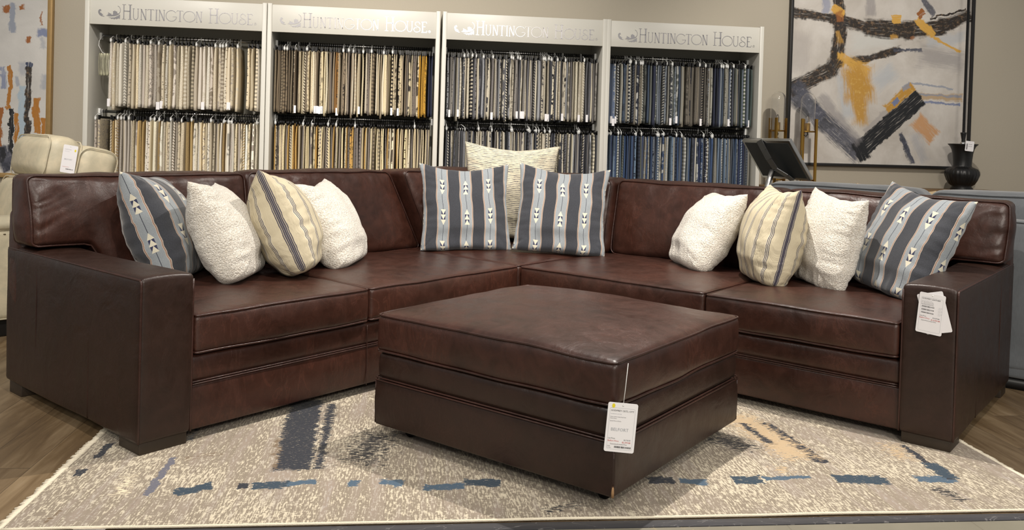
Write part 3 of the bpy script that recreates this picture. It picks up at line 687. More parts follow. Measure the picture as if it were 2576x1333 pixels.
cushion('seat_cushion', (-hx - .004, hx + .004, -hy - .004, hy + .004, .349, .489), .026, M_LEATHER, ott, crown=.046, bulge=.008, wr=.004, seed=21, nx=36, ny=36, nz=6, weltmat=M_WELT, seg=5)
for sx, sy in ((1, 1), (1, -1), (-1, 1), (-1, -1)):
    c = empty('caster', (0, 0, 0)); c.parent = ott; c.location = (sx * (hx - .11), sy * (hy - .09), 0)
    m = MB(); m.tube([(-.011, 0, .0365), (.011, 0, .0365)], .026, 16); m.build('wheel', M_BLACKPL, c)
    m = MB(); m.box(-.02, .02, -.016, .016, .055, .07, .003); m.tube([(0, 0, .05), (0, 0, .069)], .008, 8); m.build('mount', M_STEEL, c)

# ------------------------------------------------------------------ throw pillows
def pillow(name, data, T, mat, label, cat='pillow', group=None, seed=0, pinch=.06, expn=.40, ntuck=1.0, dip=.14, soften=.10):
    x, y, z, yaw, lean, roll, s = data
    n = Vector((cos(yaw), sin(yaw), 0)); wv = (-n).cross(Vector((0, 0, 1))); h = Vector((0, 0, 1)) * cos(lean) - n * sin(lean)
    w2 = wv * cos(roll) + h * sin(roll); h2 = -wv * sin(roll) + h * cos(roll); nn = w2.cross(h2)
    NN = 56; a = s / 2; so = Vector((seed * 2.3, seed * 1.1, seed * 4.7))
    V_ = []; UV = []; idx = {}; F_ = []
    for side in (1, -1):
        for j in range(NN + 1):
            for i in range(NN + 1):
                border = i in (0, NN) or j in (0, NN)
                if side == -1 and border: idx[(side, i, j)] = idx[(1, i, j)]; continue
                su, sv = -1 + 2 * i / NN, -1 + 2 * j / NN
                u, v = sin(su * pi / 2) * .55 + su * .45, sin(sv * pi / 2) * .55 + sv * .45
                px = a * u * (1 - pinch * (1 - v * v) * abs(u)); py = a * v * (1 - (dip if v > 0 else dip * .25) * (1 - abs(u) ** 1.6) * abs(v))
                if v < 0: px *= 1 - soften * (v * v) ** 2 * u * u; py *= 1 - soften * (u * u) ** 2 * v * v
                t = T / 2 * max(0, 1 - u * u) ** expn * max(0, 1 - v * v) ** (.36 if v < 0 else .55)
                t *= 1.0 - .10 * v
                q = Vector((px, py, side * t)); e = max(abs(u), abs(v))
                wr = .006 * noise.noise(Vector((u * 2.2, v * 2.2, side)) + so) * 2 + .005 * noise.noise(Vector((u * (9 if abs(v) > abs(u) else 2.5), v * (9 if abs(u) > abs(v) else 2.5), side * 2)) + so) * sm((e - .45) / .4) * 2
                q.z += side * wr * min(1, t / (T * .15)) * ntuck
                q.y += .006 * noise.noise(Vector((u * 3, 0, seed))); q.x += .005 * noise.noise(Vector((0, v * 3, seed + 5)))
                if v < -.55: q.z += side * .012 * sin((v + .55) * 9) * (1 - u * u)
                idx[(side, i, j)] = len(V_); V_.append(w2 * q.x + h2 * q.y + nn * q.z); UV.append(((su if abs(sv) < 1 else u) / 2 + .5, (sv if abs(su) < 1 else v) / 2 + .5))
        for j in range(1, NN):
            for horiz in (True, False):
                ids = [idx[(side, i, j)] if horiz else idx[(side, j, i)] for i in range(NN + 1)]; cum = [0.0]
                for i in range(NN): cum.append(cum[-1] + (V_[ids[i + 1]] - V_[ids[i]]).length)
                for i in range(1, NN):
                    t_ = cum[i] / cum[-1]; u0, v0 = UV[ids[i]]; UV[ids[i]] = (t_, v0) if horiz else (u0, t_)
        for _ in range(10):
            NU = dict()
            for j in range(1, NN):
                for i in range(1, NN):
                    k_ = idx[(side, i, j)]; a_, b_ = idx[(side, i, max(1, j - 1))], idx[(side, i, min(NN - 1, j + 1))]; c_, d_ = idx[(side, max(1, i - 1), j)], idx[(side, min(NN - 1, i + 1), j)]
                    NU[k_] = ((UV[a_][0] + UV[b_][0] + UV[k_][0]) / 3, (UV[c_][1] + UV[d_][1] + UV[k_][1]) / 3)
            for k_, q_ in NU.items(): UV[k_] = q_
        for j in range(NN):
            for i in range(NN):
                f = (idx[(side, i, j)], idx[(side, i + 1, j)], idx[(side, i + 1, j + 1)], idx[(side, i, j + 1)])
                F_.append(f if side == 1 else f[::-1])
    o = mesh_obj(name, V_, F_, mat, None, True, uvs=UV); o.location = (x, y, z)
    return tag(o, label, cat, group)
G1, G2, G3 = 'blue striped throw pillows on the sofa', 'white boucle throw pillows on the sofa', 'beige ticking striped throw pillows on the sofa'
PD = {"P1": [-1.60, 3.90, 0.730, 0.17, 0.42, -0.0493, 0.54], "P2": [-1.3058, 3.8846, 0.718, 0.1377, 0.4459, -0.0679, 0.49], "P3": [-1.0827, 4.0567, 0.750, 0.27, 0.4308, -0.084, 0.5203], "P4": [-0.939, 4.4523, 0.708, -0.0928, 0.4898, 0.0171, 0.495],
 "P5": [-0.2763, 5.1911, 0.7576, -1.4337, 0.36, 0.016, 0.5605], "P6": [0.3084, 5.1421, 0.7625, -1.6077, 0.40, -0.0561, 0.5637], "P7": [1.099, 4.7219, 0.704, 3.2276, 0.5402, 0.0207, 0.4998], "P8": [1.3376, 4.3308, 0.728, 3.1386, 0.22, -0.0062, 0.505],
 "P9": [1.5754, 4.2143, 0.724, 3.3368, 0.2202, -0.0766, 0.48], "P10": [1.8714, 4.0024, 0.745, 3.48, 0.4104, -0.1286, 0.54], "P11": [-0.005, 5.60, 0.835, -1.50, 0.12, -0.0263, 0.63]}
pillow('throw_pillow', PD['P1'], .29, M_PBLUE, 'navy and blue arrow-striped throw pillow leaning in the corner behind the left arm', group=G1, seed=1)
pillow('throw_pillow', PD['P2'], .27, M_PWHITE, 'white boucle pillow right beside the leftmost arrow-striped pillow', group=G2, seed=2)
pillow('throw_pillow', PD['P3'], .31, M_PBEIGE, 'beige ticking-stripe pillow between two white pillows on the left wing', group=G3, seed=3, ntuck=1.1)
pillow('throw_pillow', PD['P4'], .26, M_PWHITE, 'white boucle pillow nearest the centre in the left row, right of the beige one', group=G2, seed=4)
pillow('throw_pillow', PD['P5'], .17, M_PBLUE, 'upright blue arrow-striped pillow in the sofa corner, left of the cream pillow', group=G1, seed=5, pinch=.09, dip=.19, soften=.02, expn=.5)
pillow('throw_pillow', PD['P6'], .17, M_PBLUE, 'upright blue arrow-striped pillow in the sofa corner, right of the cream pillow', group=G1, seed=6, pinch=.09, dip=.19, soften=.02, expn=.5)
pillow('throw_pillow', PD['P11'], .16, M_PLINE, 'large cream line-woven pillow standing behind the two centre striped pillows', seed=7, pinch=.10)
pillow('throw_pillow', PD['P7'], .26, M_PWHITE, 'white boucle pillow nearest the centre in the right row, left of the beige one', group=G2, seed=8)
pillow('throw_pillow', PD['P8'], .30, M_PBEIGE, 'beige ticking-stripe pillow between two white pillows on the right wing', group=G3, seed=9, ntuck=1.1)
pillow('throw_pillow', PD['P9'], .22, M_PWHITE, 'white boucle pillow right beside the rightmost arrow-striped pillow', group=G2, seed=10)
pillow('throw_pillow', PD['P10'], .20, M_PBLUE, 'navy and blue arrow-striped throw pillow leaning over the right arm', group=G1, seed=11)
# ------------------------------------------------------------------ lettering
GLY = {}
def arc(cx, cy, rx, ry, a0, a1, n=14): return [(cx + rx * cos(radians(a0 + (a1 - a0) * i / n)), cy + ry * sin(radians(a0 + (a1 - a0) * i / n))) for i in range(n + 1)]
# strokes: (points in a unit box, 'k' thick or 't' thin)
GLY['H'] = [([(.18, 0), (.18, 1)], 't'), ([(.82, 0), (.82, 1)], 'k'), ([(.18, .56), (.82, .56)], 't'), ([(0, 0), (.38, 0)], 's'), ([(0, 1), (.38, 1)], 's'), ([(.62, 0), (1, 0)], 's'), ([(.62, 1), (1, 1)], 's')]
GLY['U'] = [([(.14, 1), (.14, .3)] + arc(.5, .3, .36, .3, 180, 360) + [(.86, 1)], 't'), ([(0, 1), (.3, 1)], 's'), ([(.7, 1), (1, 1)], 's')]
GLY['N'] = [([(.14, 0), (.14, 1)], 't'), ([(.14, 1), (.86, 0)], 'k'), ([(.86, 0), (.86, 1)], 't'), ([(0, 0), (.3, 0)], 's'), ([(.7, 1), (1, 1)], 's'), ([(0, 1), (.16, 1)], 's')]
GLY['T'] = [([(.5, 0), (.5, 1)], 'k'), ([(0, .9), (.06, 1), (.94, 1), (1, .9)], 's'), ([(.3, 0), (.7, 0)], 's')]
GLY['I'] = [([(.5, 0), (.5, 1)], 'k'), ([(0, 0), (1, 0)], 's'), ([(0, 1), (1, 1)], 's')]
GLY['G'] = [(arc(.5, .5, .5, .5, 38, 345, 22) + [(.97, .42)], 't'), ([(.62, .42), (1, .42)], 's')]
GLY['O'] = [(arc(.5, .5, .5, .5, 0, 360, 28), 't')]
GLY['S'] = [([(.88, .78)] + arc(.56, .78, .28, .22, 20, 235, 12) + [(.62, .5)] + arc(.5, .26, .42, .26, 55, -190, 16) + arc(.32, .3, .16, .14, 180, 40, 8), 't')]
GLY['E'] = [([(.2, 0), (.2, 1)], 'k'), ([(0, 1), (.9, 1), (.96, .86)], 't'), ([(.2, .54), (.7, .54)], 't'), ([(0, 0), (.96, 0), (1, .16)], 't')]
GLY['R'] = [([(.2, 0), (.2, 1), (.6, 1)] + arc(.6, .76, .3, .24, 90, -90, 8) + [(.2, .52)], 't'), ([(.55, .52), (.95, 0)], 't')]
def ribbon(mb, pts, wd, th=.0012, closed=False):
    """flat stroke in the local XZ plane, raised a little towards -Y"""
    P = [Vector((p_[0], p_[1])) for p_ in pts]; n = len(P); L, R = [], []
    for i in range(n):
        t = (P[min(i + 1, n - 1)] - P[max(i - 1, 0)])
        if t.length < 1e-9: t = Vector((1, 0))
        t.normalize(); nn = Vector((-t.y, t.x)) * wd / 2; L.append(P[i] + nn); R.append(P[i] - nn)
    vs = [(q.x, -th, q.y) for q in L] + [(q.x, -th, q.y) for q in R] + [(q.x, 0, q.y) for q in L] + [(q.x, 0, q.y) for q in R]
    fs = []
    for i in range(n - 1):
        fs += [(i, i + 1, n + i + 1, n + i), (2 * n + i, i, i + 1, 2 * n + i + 1)[::-1], (n + i, n + i + 1, 3 * n + i + 1, 3 * n + i)[::-1]]
    mb.add(vs, fs)
def poly(mb, pts, th=.0012):
    P = [Vector((x, -th, z)) for x, z in pts]; t = tessellate_polygon([P]); mb.add(P, [tuple(f) for f in t])
def zx(X, Y): return (.0426 + X * .000497, 1.977 + (275 + (X - 430) * .045 - Y) * .000497)
def brand(mb):
    for ch, x0, x1, big in (('H', 430, 568, 1), ('U', 578, 668, 0), ('N', 688, 778, 0), ('T', 788, 885, 0), ('I', 898, 932, 0), ('N', 945, 1038, 0), ('G', 1050, 1205, 0), ('T', 1203, 1298, 0), ('O', 1300, 1468, 0), ('N', 1478, 1568, 0),
                            ('H', 1660, 1808, 1), ('O', 1812, 1982, 0), ('U', 1988, 2086, 0), ('S', 2090, 2208, 0), ('E', 2218, 2300, 0)):
        ax = .0426 + x0 * .000497; w_ = (x1 - x0) * .000497; h_ = .106 if big else .0785
        for pts, k in GLY[ch]:
            ribbon(mb, [(ax + q[0] * w_, 1.977 + q[1] * h_) for q in pts], {'k': .0078 if not big else .010, 't': .0042 if not big else .006, 's': .003}[k])
    cx, cz = zx(2340, 350); cz = 1.984
    ribbon(mb, [(cx + q[0], cz + q[1]) for q in arc(0, 0, .0085, .0085, 0, 360, 16)], .0012)
    for pts, k in GLY['R']: ribbon(mb, [(cx - .0035 + q[0] * .007, cz - .0045 + q[1] * .009) for q in pts], .0011)
def leaf(mb):
    Z = lambda L: [(.0426 + x * .000497, 1.977 + (255 - y) * .000497) for x, y in L]
    # left curl (a crescent), leaf body with lobes, lower leaf, stem
    out = [(132, 122), (108, 128), (95, 150), (97, 180), (112, 207), (140, 225), (175, 230), (186, 226), (165, 220), (152, 208), (166, 196), (148, 194), (142, 180), (124, 176), (118, 160), (128, 145), (140, 152)]
    poly(mb, Z(out))
    poly(mb, Z([(202, 216), (232, 208), (226, 190), (242, 196), (232, 165), (256, 178), (268, 186), (276, 178), (283, 200), (300, 196), (312, 190), (300, 178), (306, 160), (300, 145), (318, 148), (322, 132), (336, 142), (352, 148), (362, 152), (360, 172), (384, 176), (398, 160), (388, 186), (360, 205), (320, 218), (260, 224)]))
    poly(mb, Z([(236, 238), (280, 242), (330, 234), (376, 208), (402, 190), (400, 258), (384, 246), (352, 262), (340, 250), (322, 266), (306, 254), (286, 262), (272, 250)]))
    ribbon(mb, Z([(368, 66), (388, 78), (402, 98), (408, 122), (404, 150), (392, 172)]), .0035)
LETM = {}
def txt(s, size, mat, parent, x, z, y=-.0012, align='LEFT', name='lettering', mat4=None, sx=1.0):
    key = (s, size, align)
    if key not in LETM:
        cu = bpy.data.curves.new('t', 'FONT'); cu.body = s; cu.size = size; cu.align_x = align; cu.resolution_u = 2
        ob = bpy.data.objects.new('t', cu); COL.objects.link(ob)
        dg = bpy.context.evaluated_depsgraph_get(); me = bpy.data.meshes.new_from_object(ob.evaluated_get(dg))
        LETM[key] = ([tuple(v.co) for v in me.vertices], [tuple(p_.vertices) for p_ in me.polygons])
        bpy.data.objects.remove(ob); bpy.data.curves.remove(cu); bpy.data.meshes.remove(me)
    vs, fs = LETM[key]
    return [(x + v[0] * sx, y, z + v[1]) for v in vs], fs
def tag_card(label, w_, h_, lines, loc, rot, cat='price tag', bars=(), sticker=None, group=None, hole=True, name='price_tag', inner=True):
    """card in the local XZ plane facing -Y, origin at its centre; lines = (text, size, mat, x, z)"""
    e = empty(name, loc, rot=rot); tag(e, label, cat, group)
    m = MB(); r = .006; P = []
    for (cx_, cz_, a_) in ((w_ / 2 - r, h_ / 2 - r, 0), (-w_ / 2 + r, h_ / 2 - r, 90), (-w_ / 2 + r, -h_ / 2 + r, 180), (w_ / 2 - r, -h_ / 2 + r, 270)):
        for t in range(5): an = radians(a_ + 22.5 * t); P.append((cx_ + r * cos(an), cz_ + r * sin(an)))
    n = len(P); m.add([(x, -.0006, z) for x, z in P] + [(x, .0006, z) for x, z in P], [tuple(range(n)), tuple(range(2 * n - 1, n - 1, -1))] + [(i, n + i, n + (i + 1) % n, (i + 1) % n) for i in range(n)])
    m.build('card', M_PAPER, e, False)
    by = {}
    for s, sz, mt, x, z in lines:
        v_, f_ = txt(s, sz, mt, e, x, z); mb = MB(); mb.add(v_, f_); mb.build('lettering', mt, e, False)
    if inner:
        mb = by.setdefault(M_INKG.name, (MB(), M_INKG))[0]; q = [(x * .84, z * .84 - .004) for x, z in P]
        ribbon(mb, q + [q[0]], .0005, .0009)
    for (x0, x1, z0, z1) in bars:
        mb = by.setdefault(M_INK.name, (MB(), M_INK))[0]; x = x0; rr_ = random.Random(5)
        while x < x1:
            d = rr_.choice((.0008, .0014, .002)); mb.add([(x, -.0012, z0), (x + d, -.0012, z0), (x + d, -.0012, z1), (x, -.0012, z1)], [(0, 1, 2, 3)]); x += d + rr_.choice((.0008, .0013))
    for nm, (mb, mt) in by.items(): mb.build('print', mt, e, False)
    if hole:
        mb = MB(); mb.tube([(0, -.001, h_ / 2 - .008), (0, .001, h_ / 2 - .008)], .0028, 12); tag(mb.build('eyelet', M_WHITEPL, e), 'white plastic eyelet')
    if sticker:
        mb = MB(); poly(mb, [(sticker[0] + .005 * cos(a_ / 8 * 2 * pi), sticker[1] + .007 * sin(a_ / 8 * 2 * pi)) for a_ in range(8)], .0014); tag(mb.build('sticker', M_YELLOW, e, False), 'small yellow dot sticker')
    return e
# tag on the ottoman
t1 = tag_card('white price tag hanging on a string at the front corner of the ottoman', .092, .152,
    [('GODFREY CKTL OTT', .0075, M_INK, -.036, .049), ('ROSEMONT LEATHER', .0035, M_INKG, -.036, .040), ('Finish: Leather Family, Rub Finish', .0036, M_INK, -.036, .031), ('Finish: Shown', .0036, M_INK, -.036, .026), ('Special Price as Shown', .0038, M_INK, -.036, .018),
     ('BELFORT', .0135, M_INKG, -.031, -.011), ('List Price', .0058, M_INK, -.037, -.036), ('$2,720.00', .0052, M_INK, .012, -.039), ('Belfort Price', .0066, M_INKR, -.037, -.044), ('$2,399.88', .0066, M_INKR, .007, -.047),
     ('Guaranteed Lowest Price', .005, M_INK, -.029, -.053), ('item#', .0036, M_INK, -.037, -.059), ('on floor', .0036, M_INK, -.037, -.064)],
    (.358, 2.592, .299), (0, radians(4.0), 0), bars=[(-.015, .034, -.063, -.0575)], sticker=(-.029, .066))
m = MB(); m.tube([(0, 0, .068), (.002, .004, .12), (.004, .012, .196)], .0011, 6); tag(m.build('string', M_WHITEPL, t1), 'thin white string')
# tags on the right arm: plane x = D in the sofa frame, seen from +x
RS = Matrix.Rotation(S_YAW, 4, 'Z')
def arm_face(v, z, off, tilt):
    p_ = SO + (RS @ Vector((D + off, v, 0))); p_.z = z
    # card -Y must look along +U, card X along V
    M = RS @ Matrix(((0, -1, 0, 0), (1, 0, 0, 0), (0, 0, 1, 0), (0, 0, 0, 1))) @ Matrix.Rotation(radians(tilt), 4, 'Y')
    return p_, M.to_euler()
def sku(z): return [('70S123 Studio LTH Sect', .0034, M_INKG, -.036, z + .0075), ('70112245', .0036, M_INKG, .026, z + .003), ('$2,799', .0032, M_INKG, .026, z - .002)]
p_, e_ = arm_face(3.2585, .5415, .013, 4.5)
tag_card('white price tag with printed prices, front one of two on the right arm', .094, .158,
    [('GODFREY LEATHER', .0076, M_INK, -.037, .054), ('Finish: Wool Family: CHAT', .0034, M_INKG, -.037, .047), ('32"  Sofa Lf (As Shown) 4 PC', .0036, M_INK, -.037, .042), ('32"  Sofa Rt (As Shown) by FT', .0036, M_INK, -.037, .037), ('All List Prices (As Shown) Best', .0036, M_INK, -.037, .032)]
    + sku(.024) + sku(.012) + sku(0) + [('List Price', .006, M_INK, -.037, -.014), ('$16,079.88', .0055, M_INK, .009, -.016), ('Belfort Price', .0072, M_INKR, -.038, -.022), ('$14,009.88', .0072, M_INKR, .004, -.025), ('Guaranteed Lowest Price', .0052, M_INK, -.031, -.031)],
    p_, e_, bars=[(-.034, .010, .0235, .0275), (-.034, .010, .0115, .0155), (-.034, .010, -.0005, .0035)])
p_, e_ = arm_face(3.2715, .5465, .0085, -15)
tag_card('blank white card behind the printed tag on the right arm', .095, .158, [], p_, e_, inner=False, hole=False, name='blank_card', cat='card')

# ------------------------------------------------------------------ display racks with header lettering
TH = .032; KD = .42; RZ = (1.872, 1.302); RY_ = .22
def rack_builder():
    r = empty('display_rack')
    W_ = KW - .006
    for x in (0, W_ - TH):
        m = MB(); m.box(x, x + TH, -.012, KD, 0, 2.144, .002, 1); m.build('side_panel', M_WHITE, r, True, sharp=40)
    m = MB(); m.box(TH, W_ - TH, KD - .012, KD, .08, 2.13); m.build('back_panel', M_SHELFBACK, r, False)
    m = MB(); m.box(TH, W_ - TH, -.004, .016, 1.933, 2.136, .0015, 1); hd = m.build('header_board', M_WHITE, r, True, sharp=40)
    m = MB(); m.box(TH, W_ - TH, .016, KD - .012, 2.11, 2.13); m.build('top_panel', M_WHITE, r, False)
    m = MB(); m.box(TH, W_ - TH, .0, KD - .012, .08, .10); m.build('bottom_shelf', M_WHITE, r, False)
    m = MB(); brand(m); l = m.build('lettering', M_SILVER, hd, False); l.location = (0, -.0045, 0)
    tag(l, 'thin silver lettering reading HUNTINGTON HOUSE')
    m = MB(); leaf(m); l = m.build('leaf_emblem', M_SILVER, hd, False); l.location = (0, -.0045, 0)
    tag(l, 'silver scrolling acanthus leaf emblem')
    for z in RZ:
        m = MB(); m.tube([(TH, RY_, z), (W_ - TH, RY_, z)], .011, 14); rl_ = m.build('rail', M_STEEL, r)
        for x in (TH, W_ - TH - .016):
            m = MB(); m.box(x, x + .016, RY_ - .02, RY_ + .02, z - .03, z + .022, .003, 1); m.build('bracket', M_WHITEPL, rl_)
    return r
def copy_tree(o, parent=None):
    c = o.copy(); COL.objects.link(c); c.parent = parent
    for ch in list(o.children): copy_tree(ch, c)
    return c
RA = [0.0, KW, 2 * KW + .012, 3 * KW + .006]
def kpt(a, off, z=0.0): q = KO + KU * a + KN * off; return Vector((q.x, q.y, z))
rack0 = rack_builder()
racks = [rack0] + [copy_tree(rack0) for _ in range(3)]
RLAB = ['white sample rack farthest left, hung with cream and beige cloths', 'white sample rack second from left, hung with taupe, tan and golden cloths',
        'white sample rack third from left, hung with grey and charcoal cloths', 'white sample rack farthest right, hung with blue and navy cloths']
for i, r in enumerate(racks):
    r.location = kpt(RA[i], 0); r.rotation_euler = (0, 0, K_YAW); tag(r, RLAB[i], 'display rack', 'white fabric sample racks')

# cloth samples
def cloth_geo(T, dep, z0, z1, seed, yaw):
    rd = random.Random(seed); V_ = []; UV = []; F_ = []
    t = T / 2; d = dep / 2; ring0 = [(-1, -d + .012), (-.6, -d + .002), (.6, -d), (1, -d + .012), (.8, 0), (.9, d), (-.9, d), (-.8, 0)]
    lv = [(z0, .30), (z0 - .018, .52), (z0 - .07, .78), (z0 - .18, .92), (z0 - .30, 1.0), (z1 + .03, 1.04), (z1, .98)]
    ph = rd.uniform(0, 6); uo = rd.uniform(0, 5); amp = rd.uniform(.0005, .0028)
    for k, (z, f) in enumerate(lv):
        sh = amp * sin(ph + k * 1.3); dy = -.006 * k / 6 * rd.random()
        for i, (x, y) in enumerate(ring0):
            V_.append(Vector((x * t * f + sh + (0 if i > 3 else rd.uniform(-.0006, .0006)), y + dy + (.03 * (k == 0) if i < 4 else -.03 * (k == 0) if i in (5, 6) else 0), z)))
            UV.append((uo + (x * t if i < 4 else .1 + i * .05), z + seed * .37))
    for k in range(len(lv) - 1):
        for i in range(8): j = (i + 1) % 8; F_.append((k * 8 + i, k * 8 + j, (k + 1) * 8 + j, (k + 1) * 8 + i)[::-1])
    F_.append(tuple(range(8))); F_.append(tuple((len(lv) - 1) * 8 + i for i in range(8))[::-1])
    M = Matrix.Rotation(yaw, 3, 'Z'); return [M @ v for v in V_], F_, UV
def hanger_geo(z_rail, z_top, dep, yaw, white, rd):
    m = MB(); R_ = .0145; off = 0.0; pts = []
    for a_ in (200, 150, 100, 50, 0, -40): pts.append((0, R_ * -cos(radians(a_)) , z_rail + R_ * sin(radians(a_)) + .001))
    pts += [(0, -.004, z_rail - .03), (0, 0, z_top + .004)]
    m.tube(pts[::-1], .0028 if white else .0026, 4)
    m.box(-.003, .003, -dep / 2 + .004, dep / 2 - .02, z_top - .004, z_top + .012)
    # front clip: a loop on the white ones, a dark nub on the black ones
    y = -dep / 2 + .004
    if white:
        P = [(.0055 * cos(a_), y, z_top + .004 + .016 * sin(a_)) for a_ in [2 * pi * k / 8 for k in range(8)]]; m.tube(P, .0022, 4, closed=True)
        m.tube([(0, y, z_top + .018), (0, y + .06, z_top + .04), (0, -.01, z_rail - .025)], .0022, 4)
    else: m.box(-.0045, .0045, y - .002, y + .02, z_top - .012, z_top + .02)
    M = Matrix.Rotation(yaw, 3, 'Z'); m.v = [M @ v for v in m.v]; return m
PAL = [
 dict(u=[(226, 216, 194), (214, 202, 178), (200, 188, 164), (232, 226, 212), (184, 174, 156), (222, 208, 178), (214, 206, 194), (204, 194, 182)], b=[(222, 214, 196), (150, 138, 120), (170, 160, 150)]),
 dict(u=[(136, 122, 102), (200, 186, 156), (222, 208, 172), (130, 120, 110), (166, 152, 128), (214, 200, 168), (186, 172, 148), (218, 208, 184)], b=[(210, 200, 176), (88, 78, 66), (60, 54, 50)]),
 dict(u=[(140, 136, 130), (100, 100, 104), (198, 190, 172), (74, 76, 82), (168, 160, 142), (214, 206, 184), (122, 118, 116), (156, 158, 162), (190, 182, 164)], b=[(206, 200, 184), (60, 60, 66), (40, 40, 46)]),
 dict(u=[(92, 100, 112), (46, 52, 72), (124, 132, 140), (70, 74, 82), (140, 134, 120), (70, 84, 104), (100, 104, 98), (38, 42, 54), (156, 154, 144)], b=[(196, 196, 190), (30, 34, 48), (150, 160, 172)])]
LOWX = [[(222, 208, 176), (190, 162, 110), (164, 138, 92), (236, 230, 216)], [(222, 206, 166), (184, 148, 84), (120, 112, 106)], [(74, 76, 84), (206, 198, 180)], [(58, 78, 108), (98, 116, 136), (60, 68, 84), (176, 174, 164)]]
def cname(c):
    r, g_, b_ = c; l = (r + g_ + b_) / 3; wm = r - b_
    if b_ - r > 12: return 'navy' if l < 62 else ('slate blue' if l < 100 else 'pale blue')
    if wm > 44: return 'golden' if l < 150 else 'straw'
    if l < 60: return 'black'
    if l < 98: return 'charcoal' if wm < 12 else 'brown'
    if l < 135: return 'grey' if wm < 16 else 'taupe'
    if l < 172: return 'stone grey' if wm < 20 else 'tan'
    return ('pale grey' if wm < 18 else 'beige') if l < 192 else 'cream'
ORD = ['first', 'second', 'third', 'fourth', 'fifth', 'sixth', 'seventh', 'eighth', 'ninth', 'tenth', 'eleventh', 'twelfth']
def ordw(n):
    if n <= 12: return ORD[n - 1]
    return '%d%s' % (n, 'th' if 10 < n % 100 < 14 else {1: 'st', 2: 'nd', 3: 'rd'}.get(n % 10, 'th'))
PATW = {'plain': 'plain', 'tweed': 'tweed', 'band': 'banded', 'zig': 'zigzag', 'spot': 'dotted', 'vine': 'trellis', 'leaf': 'mottled'}
RNAME = ['farthest-left rack', 'second rack from left', 'third rack from left', 'farthest-right rack']
stuff = {'V': [], 'F': [], 'UV': [], 'M': [], 'A': [], 'B': []}
def put_attr(me, ca, cb):
    for nm, c in (('ca', ca), ('cb', cb)):
        at = me.color_attributes.new(nm, 'FLOAT_COLOR', 'POINT'); n = len(me.vertices)
        at.data.foreach_set('color', (list(c) * n) if not isinstance(c[0], (list, tuple)) else [q for v in c for q in v])
INDIV = 0
layout = []
rd = random.Random(42)
for ui in range(4):
    for row in (0, 1):
        if ui == 0 and row == 0: xs = [.152 + i * .0268 for i in range(35)] + [1.150 + i * .024 for i in range(4)]
        elif ui == 0: xs = [.058, .085] + [.165 + i * .0181 for i in range(59)]
        else:
            n = {(1, 0): 72, (2, 0): 72, (3, 0): 71, (1, 1): 80, (2, 1): 80, (3, 1): 74}[(ui, row)]
            x0, x1 = .048, KW - .056; xs = [x0 + (x1 - x0) * (i + .5) / n for i in range(n)]
        sp_ = (xs[10] - xs[9])
        layout.append((ui, row, xs, sp_))
order = [l for l in layout if l[1] == 0] + [l for l in layout if l[1] == 1]
